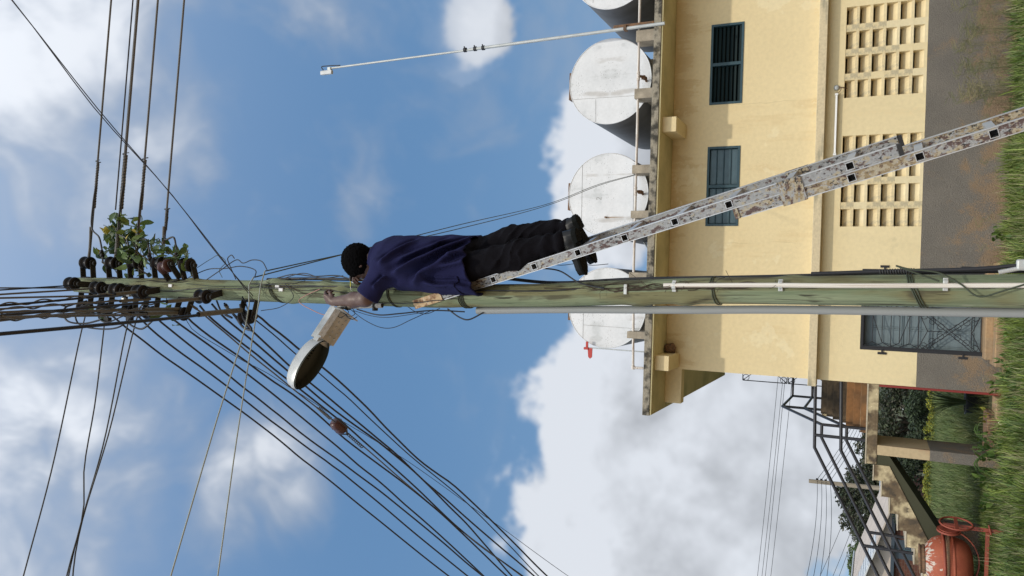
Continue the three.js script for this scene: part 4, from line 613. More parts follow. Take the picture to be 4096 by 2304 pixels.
// ---------------------------------------------------------------- street lamp on its pipe arm
{
  const t = thing('street_lamp', 'silver street lamp head with dimpled box hanging left of the pole', 'lamp', [-0.25, 5.45, 11.56]);
  M.lampMetal = std({ map: tex(256, 256, 0.4, (x, y) => { const a = fbm(x * 9, y * 9, 92, 5); return mixc([0.52, 0.53, 0.52], [0.30, 0.31, 0.29], clamp(0.45 + 1.5 * a)); }), roughness: 0.34, metalness: 0.4 });
  M.lampDull = std({ color: lin(0.055, 0.062, 0.048), roughness: 0.6, metalness: 0.3 });
  const A = V(-0.843, 0.316, 0.435).normalize(), Up = V(0.10, 1, -0.22); Up.addScaledVector(A, -Up.dot(A)).normalize(); const S = A.clone().cross(Up), o = V(-0.262, 5.452, 11.566);
  const mat = new THREE.Matrix4().makeBasis(A, Up, S).setPosition(o), put = (g) => clean(g).applyMatrix4(mat);
  // gear box: x along the lamp, y up, z towards the viewer's side
  part('gear_box', put(merge([poly([[0.0, -0.05], [0.225, -0.05], [0.245, 0.045], [0.0, 0.05]], null, -0.07, 0.07)])), M.lampMetal, t);
  part('box_flap', put(merge([new THREE.BoxGeometry(0.215, 0.004, 0.04).rotateX(0.75).translate(0.11, -0.064, -0.083)])), M.lampMetal, t);
  part('end_flap', put(poly([[-0.012, -0.125], [-0.004, -0.125], [0.002, 0.02], [-0.006, 0.02]], null, -0.09, 0.068)), M.lampMetal, t);
  for (let i = 0; i < 5; i++) for (let j = 0; j < 3; j++) { const g = new THREE.SphereGeometry(0.0085, 10, 6); g.scale(1, 0.7, 1); g.translate(0.03 + i * 0.038, -0.0505, -0.042 + j * 0.042 - (i % 2) * 0.004); part('dimple', put(g), M.lampMetal, t); }
  // reflector hood: oval wall and crown, open below
  const N = 48, ring = (k) => Array.from({ length: N }, (_, i) => { const a = i / N * 2 * Math.PI; return [0.40 + 0.195 * k * Math.cos(a) + 0.012 * Math.cos(2 * a), 0.088 * k * Math.sin(a) * (1 + 0.12 * Math.cos(a))]; });
  const prof = [[0.99, -0.062], [1.0, -0.05], [1.02, -0.047], [1.02, -0.02], [1.0, -0.015], [0.99, 0.02], [0.94, 0.038], [0.72, 0.060], [0.35, 0.068], [0.02, 0.070]], pos = [], idx = [];
  for (const [k, y] of prof) for (const [x, z] of ring(k)) pos.push(x, y + 0.012, z);
  for (let j = 0; j + 1 < prof.length; j++) for (let i = 0; i < N; i++) { const a = j * N + i, b = j * N + (i + 1) % N; idx.push(a, b, a + N, b, b + N, a + N); }
  const mk = (p) => { const g = new THREE.BufferGeometry(); g.setAttribute('position', new THREE.Float32BufferAttribute(p, 3)); g.setIndex(idx); g.computeVertexNormals(); return put(g); };
  const hood = part('hood', mk(pos), M.lampMetal, t); part('reflector', mk(pos.map((v, i) => (i % 3 === 1 ? v - 0.008 : i % 3 === 0 ? 0.40 + (v - 0.40) * 0.965 : v * 0.95))), M.lampDull, hood);
  part('neck_plate', put(merge([new THREE.BoxGeometry(0.05, 0.05, 0.12).translate(0.232, -0.005, 0)])), M.lampMetal, t);
  for (let k = 0; k < 5; k++) { const g = new THREE.TorusGeometry(0.028, 0.006, 6, 16, Math.PI * 1.4); g.rotateY(Math.PI / 2); g.translate(0.30 + k * 0.022, 0.012, -0.035); part('lamp_coil', put(g), M.lampDull, t); }
  part('arm_pipe', elbowPipe([[-0.195, 5.10, 11.565], [-0.212, 5.35, 11.565], [-0.222, 5.46, 11.567], [-0.275, 5.475, 11.572]], 0.018, 14), std({ color: lin(0.42, 0.42, 0.39), roughness: 0.5 }), t); part('pipe_bore', rod(V(-0.1948, 5.098, 11.565), V(-0.195, 5.104, 11.565), 0.0155, 14), M.dark, t);
  part('arm_bracket', merge([rbox(-0.235, -0.17, 5.15, 5.17, 11.54, 11.585, 0.004), rbox(-0.24, -0.17, 5.38, 5.40, 11.54, 11.585, 0.004)]), M.strap, t);
  [[[-0.25, 5.44, 11.62], [-0.29, 5.40, 11.64], [-0.25, 5.34, 11.62], [-0.22, 5.40, 11.62], [-0.27, 5.36, 11.63], [-0.30, 5.31, 11.62], [-0.28, 5.28, 11.60]], [[-0.22, 5.42, 11.6], [-0.28, 5.33, 11.63], [-0.26, 5.28, 11.63], [-0.22, 5.31, 11.62]]].forEach((p) => part('lead_wire', tube(p, 0.0028, 5, 40), M.wireDark, t));
}

// ---------------------------------------------------------------- the worker on the ladder
function isoMesh(f, lo, hi, h) { // surface nets
  const nx = Math.ceil((hi[0] - lo[0]) / h) + 1, ny = Math.ceil((hi[1] - lo[1]) / h) + 1, nz = Math.ceil((hi[2] - lo[2]) / h) + 1, F = new Float32Array(nx * ny * nz), id = (i, j, k) => (k * ny + j) * nx + i;
  for (let k = 0; k < nz; k++) for (let j = 0; j < ny; j++) for (let i = 0; i < nx; i++) F[id(i, j, k)] = f(lo[0] + i * h, lo[1] + j * h, lo[2] + k * h);
  const vi = new Int32Array(nx * ny * nz).fill(-1), pos = [], idx = [];
  for (let k = 0; k + 1 < nz; k++) for (let j = 0; j + 1 < ny; j++) for (let i = 0; i + 1 < nx; i++) {
    let n = 0, x = 0, y = 0, z = 0, m = 0; const c = [];
    for (let q = 0; q < 8; q++) { c[q] = F[id(i + (q & 1), j + ((q >> 1) & 1), k + (q >> 2))]; if (c[q] < 0) m |= 1 << q; }
    if (m === 0 || m === 255) continue;
    for (let a = 0; a < 8; a++) for (let s = 0; s < 3; s++) { const b = a | (1 << s); if (b === a || (c[a] < 0) === (c[b] < 0)) continue; const t = c[a] / (c[a] - c[b]); x += (a & 1) + (s === 0 ? t : 0); y += ((a >> 1) & 1) + (s === 1 ? t : 0); z += (a >> 2) + (s === 2 ? t : 0); n++; }
    vi[id(i, j, k)] = pos.length / 3; pos.push(lo[0] + (i + x / n) * h, lo[1] + (j + y / n) * h, lo[2] + (k + z / n) * h);
  }
  for (let k = 1; k + 1 < nz; k++) for (let j = 1; j + 1 < ny; j++) for (let i = 1; i + 1 < nx; i++) {
    const a = F[id(i, j, k)] < 0;
    const quad = (p, q, r, s, flip) => { if (p < 0 || q < 0 || r < 0 || s < 0) return; if (flip) idx.push(p, r, q, p, s, r); else idx.push(p, q, r, p, r, s); };
    if (a !== F[id(i + 1, j, k)] < 0) quad(vi[id(i, j - 1, k - 1)], vi[id(i, j, k - 1)], vi[id(i, j, k)], vi[id(i, j - 1, k)], !a);
    if (a !== F[id(i, j + 1, k)] < 0) quad(vi[id(i - 1, j, k - 1)], vi[id(i - 1, j, k)], vi[id(i, j, k)], vi[id(i, j, k - 1)], !a);
    if (a !== F[id(i, j, k + 1)] < 0) quad(vi[id(i - 1, j - 1, k)], vi[id(i, j - 1, k)], vi[id(i, j, k)], vi[id(i - 1, j, k)], !a);
  }
  const g = new THREE.BufferGeometry(); g.setAttribute('position', new THREE.Float32BufferAttribute(pos, 3)); g.setIndex(idx); g.computeVertexNormals(); return g;
}
const capsule = (a, b, ra, rb) => { const ab = b.clone().sub(a), L2 = ab.lengthSq(); return (x, y, z) => { const t = clamp(((x - a.x) * ab.x + (y - a.y) * ab.y + (z - a.z) * ab.z) / L2); return Math.hypot(x - a.x - ab.x * t, y - a.y - ab.y * t, z - a.z - ab.z * t) - lerp(ra, rb, t); }; };
const ellip = (c, ax, r) => (x, y, z) => { const dx = x - c.x, dy = y - c.y, dz = z - c.z; const p = (dx * ax[0].x + dy * ax[0].y + dz * ax[0].z) / r[0], q = (dx * ax[1].x + dy * ax[1].y + dz * ax[1].z) / r[1], s = (dx * ax[2].x + dy * ax[2].y + dz * ax[2].z) / r[2]; const k = Math.hypot(p, q, s); return (k - 1) * Math.min(...r) * (k > 0.3 ? 1 : 1); };
const smin = (a, b, k) => { const h = clamp(0.5 + 0.5 * (b - a) / k); return lerp(b, a, h) - k * h * (1 - h); };
const union = (list, k) => (x, y, z) => { let d = 9; for (const f of list) d = smin(d, f(x, y, z), k); return d; };
{
  const man = thing('person', 'worker in a dark blue coat and black trousers standing on the ladder', 'person', [0.2, 3.65, 11.55]);
  const skinM = std({ map: tex(128, 128, 0.3, (x, y) => mulc([0.095, 0.054, 0.042], 1 + 0.25 * fbm(x * 30, y * 30, 95, 3))), roughness: 0.48 });
  const cloth = (o) => new THREE.MeshPhysicalMaterial({ specularIntensity: 0.25, ...o });
  const coatM = cloth({ map: tex(256, 256, 0.5, (x, y) => mulc([0.0135, 0.0150, 0.056], 1 + 0.22 * fbm(x * 9, y * 9, 96, 4) + 0.18 * fbm(x * 150, y * 150, 97, 2))), roughness: 0.92 });
  const trouM = cloth({ color: lin(0.0038, 0.0035, 0.0055), roughness: 0.95 });
  const shoeM = cloth({ color: lin(0.006, 0.0065, 0.007), roughness: 0.4, specularIntensity: 0.5 });
  const soleM = cloth({ color: lin(0.004, 0.005, 0.0045), roughness: 0.8 });
  const hairM = cloth({ color: lin(0.003, 0.003, 0.0035), roughness: 1, specularIntensity: 0.1 });
  const head = V(0.094, 5.255, 11.585), Fh = V(-0.90, -0.10, -0.36).normalize(), Uh = V(-0.12, 1, 0.1); Uh.addScaledVector(Fh, -Uh.dot(Fh)).normalize(); const Sh = Uh.clone().cross(Fh); // Sh: his left, towards the camera
  const HS = 1.1, at = (f, u, s) => head.clone().addScaledVector(Fh, f * HS).addScaledVector(Uh, u * HS).addScaledVector(Sh, s * HS), ax = [Fh, Uh, Sh];
  const neck = V(0.125, 5.075, 11.56), Lsh = V(0.045, 4.985, 11.71), Lel = V(-0.148, 5.10, 11.76), Lwr = V(-0.178, 5.405, 11.705), Rsh = V(0.200, 5.08, 11.42), Rel = V(0.085, 5.25, 11.33), Rwr = V(0.036, 5.338, 11.50);
  // body: head, neck and arms as one surface, hands on finer grids joined in
  const headF = union([ellip(at(0, 0.015, 0), ax, [0.106, 0.110, 0.083]), ellip(at(0.045, -0.055, 0), ax, [0.057, 0.060, 0.057])], 0.03);
  const face = union([headF, ellip(at(0.108, -0.018, 0), ax, [0.020, 0.022, 0.015]), ellip(at(0.098, -0.058, 0), ax, [0.014, 0.010, 0.024]), ellip(at(0.083, 0.012, 0.03), ax, [0.012, 0.008, 0.015]), ellip(at(0.083, 0.012, -0.03), ax, [0.012, 0.008, 0.015]), ellip(at(-0.005, -0.01, 0.078), ax, [0.017, 0.030, 0.009]), ellip(at(-0.005, -0.01, -0.078), ax, [0.017, 0.030, 0.009])], 0.010);
  const arms = union([capsule(neck, at(-0.02, -0.06, 0), 0.058, 0.052), capsule(neck, Lsh, 0.07, 0.06), capsule(Lsh, Lel, 0.060, 0.050), capsule(Lel, Lel.clone().lerp(Lwr, 0.35), 0.050, 0.050), capsule(Lel.clone().lerp(Lwr, 0.35), Lwr, 0.048, 0.030), capsule(neck, Rsh, 0.07, 0.06), capsule(Rsh, Rel, 0.056, 0.044), capsule(Rel, Rwr, 0.043, 0.027), capsule(neck, V(0.09, 4.75, 11.54), 0.09, 0.12)], 0.03);
  const bodyF = (x, y, z) => smin(face(x, y, z), arms(x, y, z), 0.012);
  // left hand: reaching up, gripping the lamp leads; right hand closed on the screwdriver
  function hand(w, dir, palmN, side, curl, thumbOut) {
    const D = dir.clone().normalize(), N = palmN.clone().addScaledVector(D, -palmN.dot(D)).normalize(), S = D.clone().cross(N).multiplyScalar(side), f = [];
    const q = (a, b, c) => w.clone().addScaledVector(D, a).addScaledVector(S, b).addScaledVector(N, c);
    f.push(capsule(q(-0.03, 0, 0), q(0.02, 0, 0), 0.027, 0.029));
    for (let i = 0; i < 4; i++) f.push(capsule(q(0.015, (i - 1.5) * 0.012, 0), q(0.078 - 0.004 * Math.abs(i - 1), (i - 1.5) * 0.0195, 0.004), 0.019, 0.0125));
    const palm = union(f, 0.014), fing = [];
    [0.038, 0.044, 0.041, 0.032].forEach((L, i) => {
      let a = q(0.076 - 0.004 * Math.abs(i - 1), (i - 1.5) * 0.0200, 0.004), ang = curl[0] + 0.08 * i; const pts = [a];
      for (let s = 0; s < 3; s++) { const l = L * [1, 0.68, 0.55][s]; a = a.clone().addScaledVector(D, l * Math.cos(ang)).addScaledVector(N, l * Math.sin(ang)); pts.push(a); ang += curl[1]; }
      fing.push(union([capsule(pts[0], pts[1], 0.0098, 0.0092), capsule(pts[1], pts[2], 0.0092, 0.0084), capsule(pts[2], pts[3], 0.0084, 0.0072)], 0.004));
    });
    const t0 = q(0.012, -0.026, 0.008), t1 = q(0.042, -0.043, 0.016 + 0.01 * thumbOut), t2 = q(0.070, -0.034, 0.030 + 0.01 * thumbOut), t3 = q(0.088, -0.020, 0.036);
    fing.push(union([capsule(t0, t1, 0.015, 0.0115), capsule(t1, t2, 0.0115, 0.010), capsule(t2, t3, 0.010, 0.0082)], 0.005));
    const all = (x, y, z) => { let d = palm(x, y, z); let m = 9; for (const g of fing) m = Math.min(m, g(x, y, z)); return smin(d, m, 0.006); };
    return all;
  }
  const Lh = hand(Lwr, V(0.02, 0.105, -0.01), V(0.55, 0.1, -0.8), 1, [0.75, 0.85], 1), Rh = hand(Rwr, V(-0.036, 0.006, 0.09), V(-0.6, -0.5, -0.3), -1, [0.7, 0.9], 1);
  const withHands = (x, y, z) => smin(smin(bodyF(x, y, z), Lh(x, y, z), 0.012), Rh(x, y, z), 0.012);
  const boxes = [[[-0.26, 4.6, 11.2], [0.4, 5.5, 11.92], 0.010]];
  const gBody = isoMesh(bodyF, ...boxes[0]);
  const hb = (f, c, r) => isoMesh(f, [c.x - r, c.y - r, c.z - r], [c.x + r, c.y + r, c.z + r], 0.0032);
  const gL = hb((x, y, z) => smin(Lh(x, y, z), capsule(Lel.clone().lerp(Lwr, 0.7), Lwr, 0.033, 0.028)(x, y, z), 0.012), Lwr.clone().add(V(0.01, 0.06, 0)), 0.125), gR = hb((x, y, z) => smin(Rh(x, y, z), capsule(Rel.clone().lerp(Rwr, 0.7), Rwr, 0.031, 0.028)(x, y, z), 0.012), Rwr.clone().add(V(-0.03, 0, 0.05)), 0.12);
  const gF = isoMesh(face, [head.x - 0.14, head.y - 0.15, head.z - 0.14], [head.x + 0.14, head.y + 0.15, head.z + 0.14], 0.005);
  part('body', uvm(merge([gBody, gL, gR, gF].map((g) => { const m = g.toNonIndexed(); return m; }))), skinM, man);
  // hair: short and dense, back and top of the head
  const capF = ellip(at(-0.018, 0.030, 0), ax, [0.126, 0.118, 0.108]);
  part('hair', clean(isoMesh((x, y, z) => { const dx = x - head.x, dy = y - head.y, dz = z - head.z, f = dx * Fh.x + dy * Fh.y + dz * Fh.z, u = dx * Uh.x + dy * Uh.y + dz * Uh.z; let d = capF(x, y, z) + 0.006 * noise3(x * 170, y * 170, z * 170) + 0.004 * noise3(x * 60, y * 60, z * 60); d = Math.max(d, f - 0.060 - 0.35 * Math.max(0, u - 0.02)); return Math.max(d, -u - 0.070 + 0.25 * f); }, [head.x - 0.16, head.y - 0.14, head.z - 0.16], [head.x + 0.16, head.y + 0.18, head.z + 0.16], 0.0052)), hairM, man);
  // coat
  const Ft = V(-0.85, 0, -0.53).normalize(), Lt = V(-0.53, 0, 0.85).normalize();
  const secs = [[5.14, 0.14, 11.555, 0.085, 0.12], [5.05, 0.125, 11.56, 0.125, 0.19], [4.92, 0.100, 11.56, 0.155, 0.225], [4.75, 0.100, 11.545, 0.158, 0.225], [4.55, 0.098, 11.54, 0.165, 0.225], [4.40, 0.096, 11.54, 0.172, 0.228], [4.25, 0.094, 11.54, 0.182, 0.235]];
  const torso = (x, y, z) => {
    let i = 0; while (i < secs.length - 2 && secs[i + 1][0] > y) i++; const a = secs[i], b = secs[i + 1], t = clamp((a[0] - y) / (a[0] - b[0]), 0, 1);
    const dx = x - lerp(a[1], b[1], t), dz = z - lerp(a[2], b[2], t), u = dx * Ft.x + dz * Ft.z, w = dx * Lt.x + dz * Lt.z, ra = lerp(a[3], b[3], t), rb = lerp(a[4], b[4], t);
    const k = Math.pow(Math.pow(Math.abs(u / ra), 2.5) + Math.pow(Math.abs(w / rb), 2.5), 0.4);
    return Math.max((k - 1) * 0.9 * ra, y - 5.17);
  };
  const slEnd = Lsh.clone().lerp(Lel, 0.93), slDir = Lel.clone().sub(Lsh).normalize(), srEnd = Rsh.clone().lerp(Rel, 0.9), srDir = Rel.clone().sub(Rsh).normalize();
  const sleeveL = capsule(Lsh, Lel, 0.082, 0.080), sleeveR = capsule(Rsh, Rel, 0.082, 0.074), yokeL = capsule(neck, Lsh, 0.078, 0.083), yokeR = capsule(neck.clone().add(V(0.02, -0.01, 0)), Rsh, 0.080, 0.083);
  const hem = (x, y, z) => 4.315 + 0.26 * clamp(x + 0.08, 0, 0.4) - y + 0.012 * Math.sin(x * 22 + z * 14); // lower edge, lifted at the back
  const folds = [[0.27, 4.44, 0.03, 4.92, 0.030, 0.021], [0.235, 4.40, -0.03, 4.80, 0.026, 0.024], [0.24, 4.86, 0.09, 5.03, 0.018, 0.020], [-0.05, 4.37, -0.035, 4.72, 0.015, 0.017], [0.13, 4.36, 0.06, 4.64, 0.014, 0.018], [0.25, 4.62, 0.12, 4.90, 0.013, 0.015], [0.0, 4.98, -0.07, 5.06, 0.014, 0.012], [0.19, 4.36, 0.16, 4.52, 0.013, 0.016]];
  const crease = (x, y, z) => { // drag folds running from the seat up to the near arm
    const wx = x + 0.012 * noise3(x * 9, y * 7, z * 5), wy = y + 0.012 * noise3(x * 7 + 4, y * 9, z * 5); let f = 0;
    for (const [ax, ay0, bx, by0, h0, w] of folds) { const ay = ay0 - 0.05, by = by0 - 0.06, h = h0 * 1.9; const ex = bx - ax, ey = by - ay, L = Math.hypot(ex, ey), t = ((wx - ax) * ex + (wy - ay) * ey) / (L * L), k = sstep(-0.12, 0.15, t) * sstep(1.12, 0.8, t); if (k <= 0) continue; const s = ((wx - ax) * ey - (wy - ay) * ex) / L; f += k * h * (Math.exp(-(s / w) * (s / w)) - 0.55 * Math.exp(-((s - 1.7 * w) / w) * ((s - 1.7 * w) / w))); }
    return f * sstep(11.44, 11.58, z) + 0.010 * noise3(x * 8 + 3, y * 4, z * 8) + 0.004 * noise3(x * 20, y * 12, z * 20) + 0.010 * sstep(4.62, 4.35, y) * Math.sin(Math.atan2(z - 11.54, x - 0.1) * 6 + 2 * noise3(x * 3, y * 3, 1));
  };
  const coatF = (x, y, z) => {
    let a = smin(torso(x, y, z), Math.min(yokeL(x, y, z), yokeR(x, y, z)), 0.05);
    const cl = (x - slEnd.x) * slDir.x + (y - slEnd.y) * slDir.y + (z - slEnd.z) * slDir.z, cr = (x - srEnd.x) * srDir.x + (y - srEnd.y) * srDir.y + (z - srEnd.z) * srDir.z;
    let s = Math.min(sleeveL(x, y, z), sleeveR(x, y, z)); a = smin(a, s, 0.045); if (Math.abs(a) < 0.09) a -= crease(x, y, z);
    return a;
  };
  const coatCut = (x, y, z) => {
    const a = coatF(x, y, z); if (a > 0.05) return a; const cl = (x - slEnd.x) * slDir.x + (y - slEnd.y) * slDir.y + (z - slEnd.z) * slDir.z, nearL = Math.hypot(x - Lel.x, y - Lel.y, z - Lel.z) < 0.2, cr = (x - srEnd.x) * srDir.x + (y - srEnd.y) * srDir.y + (z - srEnd.z) * srDir.z, nearR = Math.hypot(x - Rel.x, y - Rel.y, z - Rel.z) < 0.16;
    let d = Math.max(a, hem(x, y, z)); if (nearL) d = Math.max(d, cl); if (nearR) d = Math.max(d, cr);
    // hollow at the hem, the cuff and the collar
    let inner = a + 0.013; const open = Math.min(y - 4.66, 9); d = Math.max(d, -Math.max(inner, open)); if (nearL) d = Math.max(d, -Math.max(inner, -cl - 0.07)); d = Math.max(d, -(capsule(neck.clone().add(V(0, -0.02, 0)), at(-0.02, -0.04, 0), 0.060, 0.066)(x, y, z)));
    // front opening: a long slit with overlapping edge
    return d;
  };
  const coat = part('coat', uvm(isoMesh(coatCut, [-0.30, 4.25, 11.22], [0.46, 5.34, 11.92], 0.0068)), coatM, man);
  // raised placket, pocket and hem band following the coat's surface
  const patch = (name, inside, out, mat, lo, hi) => part(name, uvm(isoMesh((x, y, z) => { const q = inside(x, y, z); if (q > 0.02) return q; const c = coatF(x, y, z); return Math.max(c - out, -(c + 0.004), hem(x, y, z) + 0.001, q); }, lo, hi, 0.0055)), mat, coat);
  const uw = (x, z) => { const dx = x - 0.098, dz = z - 11.54; return [dx * Ft.x + dz * Ft.z, dx * Lt.x + dz * Lt.z]; };
  patch('pocket', (x, y, z) => { const [u, w] = uw(x, z); return Math.max(Math.abs(y - 4.50) - 0.085, Math.abs(u - 0.035) - 0.075, -w); }, 0.007, coatM, [-0.25, 4.40, 11.55], [0.3, 4.62, 11.9]);
  patch('placket', (x, y, z) => { const [u, w] = uw(x, z); return Math.max(Math.abs(w - 0.10) - 0.028, -u, y - 4.98); }, 0.006, coatM, [-0.30, 4.30, 11.3], [0.1, 5.0, 11.9]);
  for (const y of [4.52, 4.68, 4.84]) { let best = null; for (let k = 0; k < 60; k++) { const u = 0.10 + k * 0.002, p = V(0.098, y, 11.54).addScaledVector(Ft, u).addScaledVector(Lt, 0.10), d = coatF(p.x, p.y, p.z) - 0.007; if (d > 0) { best = p; break; } } if (best) { const g = new THREE.CylinderGeometry(0.008, 0.008, 0.005, 12); g.rotateZ(Math.PI / 2); g.rotateY(0.6); g.translate(best.x, best.y, best.z); part('button', clean(g), trouM, coat); } }
  // trousers
  const Lhip = V(0.065, 4.47, 11.62), Rhip = V(0.137, 4.534, 11.47), Lkn = V(0.164, 4.051, 11.635), Rkn = V(0.272, 4.152, 11.47), Lan = V(0.249, 3.755, 11.62), Ran = V(0.338, 3.812, 11.47);
  const tr = union([capsule(V(0.10, 4.62, 11.54), V(0.10, 4.48, 11.545), 0.13, 0.13), capsule(Lhip, Lkn, 0.102, 0.080), capsule(Lkn, Lan, 0.080, 0.064), capsule(Rhip, Rkn, 0.102, 0.080), capsule(Rkn, Ran, 0.080, 0.064)], 0.045);
  part('trousers', uvm(isoMesh((x, y, z) => tr(x, y, z) - 0.013 * noise3(x * 13, y * 9, z * 13) - 0.012 * sstep(0.25, 0.0, Math.abs(y - 4.08)) * Math.pow(1 - Math.abs(Math.sin(y * 42 + x * 30 + 3 * noise3(x * 6, y * 5, z * 6))), 2) - 0.009 * sstep(3.98, 3.8, y) * Math.sin(y * 75 + 5 * noise3(x * 7, y * 3, z * 7)) - 0.005 * noise3(x * 30, y * 22, z * 30), [-0.1, 3.68, 11.28], [0.48, 4.80, 11.82], 0.0075)), trouM, man);
  // shoes: upper, welted sole and heel
  for (const [h, t, an] of [[V(0.322, 3.682, 11.657), V(0.052, 3.617, 11.577), Lan], [V(0.412, 3.736, 11.517), V(0.132, 3.607, 11.432), Ran]]) {
    const d = t.clone().sub(h), L = d.length(); d.normalize(); const up = V(0, 1, 0).addScaledVector(d, -d.y).normalize(), sd = d.clone().cross(up);
    const half = (s) => (s < 0 || s > 1 ? 0.001 : 0.036 + 0.012 * Math.sin(clamp((s - 0.30) / 0.70) * Math.PI) - 0.004 * Math.sin(clamp(s / 0.6) * Math.PI)) * Math.sqrt(clamp(Math.min(s / 0.10, (1 - s) / 0.16)));
    const loc = (x, y, z) => { const dx = x - h.x, dy = y - h.y, dz = z - h.z; return [(dx * d.x + dy * d.y + dz * d.z) / L, dx * up.x + dy * up.y + dz * up.z, dx * sd.x + dy * sd.y + dz * sd.z]; };
    const lo = [Math.min(h.x, t.x) - 0.08, Math.min(h.y, t.y) - 0.06, Math.min(h.z, t.z) - 0.08], hi = [Math.max(h.x, t.x) + 0.08, Math.max(h.y, t.y) + 0.17, Math.max(h.z, t.z) + 0.08];
    const shoe = part('shoe', uvm(isoMesh((x, y, z) => { const [s, v, w] = loc(x, y, z), hh = lerp(0.098, 0.038, sstep(0.22, 0.72, s)), b = half(s) * Math.sqrt(clamp(1 - Math.pow(clamp((v - 0.02) / hh), 2.4))); const low = Math.max(Math.abs(w) - b, -v, v - hh - 0.01, (Math.abs(s - 0.5) - 0.5) * L); return smin(low, capsule(h.clone().addScaledVector(d, 0.07).addScaledVector(up, 0.05), an, 0.040, 0.045)(x, y, z), 0.02); }, lo, hi, 0.0055)), shoeM, man);
    part('sole', uvm(isoMesh((x, y, z) => { const [s, v, w] = loc(x, y, z), k = Math.max(Math.abs(w) - half(s) - 0.005, (Math.abs(s - 0.5) - 0.515) * L), low = s < 0.28 ? -0.022 : s < 0.30 ? lerp(-0.022, -0.004, (s - 0.28) / 0.02) : -0.006; return Math.max(k, v - 0.012, low - v); }, lo, hi, 0.0042)), soleM, shoe);
  }
}
// screwdriver in the right hand
{
  const t = thing('screwdriver', 'screwdriver with yellow tip held against the pole', 'tool', [-0.019, 5.35, 11.6]);
  part('handle', rod(V(0.03, 5.352, 11.588), V(-0.035, 5.345, 11.604), 0.010, 10), M.wireDark, t); part('shaft', rod(V(-0.033, 5.345, 11.603), V(-0.075, 5.338, 11.61), 0.0036, 8), std({ color: lin(0.62, 0.60, 0.06), roughness: 0.4 }), t); part('tip', rod(V(-0.075, 5.338, 11.61), V(-0.100, 5.332, 11.607), 0.0028, 8), M.alu, t);
}

const gearTooth = new THREE.BoxGeometry(0.014, 0.03, 0.016);
// ---------------------------------------------------------------- cement mixer
M.mixerRed = std({ map: tex(512, 512, 1.2, (x, y) => {
  const a = fbm(x * 4, y * 4, 101, 5), b = fbm(x * 30, y * 30, 102, 3), s = fbm(x * 9, y * 9, 103, 5);
  let c = mixc([0.30, 0.062, 0.032], [0.22, 0.045, 0.025], clamp(0.5 + 1.3 * a)); c = mixc(c, [0.10, 0.05, 0.035], 0.7 * sstep(0.26, 0.42, s)); return mulc(c, 1 + 0.2 * b);
}), roughness: 0.62 });
M.mixerDrum = std({ map: tex(1024, 512, [2.8, 1.0], (x, y) => { // y runs up the drum; dried cement splashed below the mouth
  const a = fbm(x * 3, y * 4, 104, 5), b = fbm(x * 24, y * 24, 105, 4), s = fbm(x * 11, y * 11, 106, 6, 0.65);
  let c = mixc([0.37, 0.094, 0.042], [0.27, 0.058, 0.028], clamp(0.5 + 1.3 * a)); c = mixc(c, [0.12, 0.055, 0.035], 0.7 * sstep(0.32, 0.46, s)); c = mixc(c, [0.52, 0.47, 0.40], 0.9 * sstep(0.0, 0.14, (y - 0.72) * 2.2 + 1.1 * s + 0.5 * b)); return mulc(c, 1 + 0.15 * b);
}), roughness: 0.7, bumpMap: grainBump, bumpScale: 0.003 });
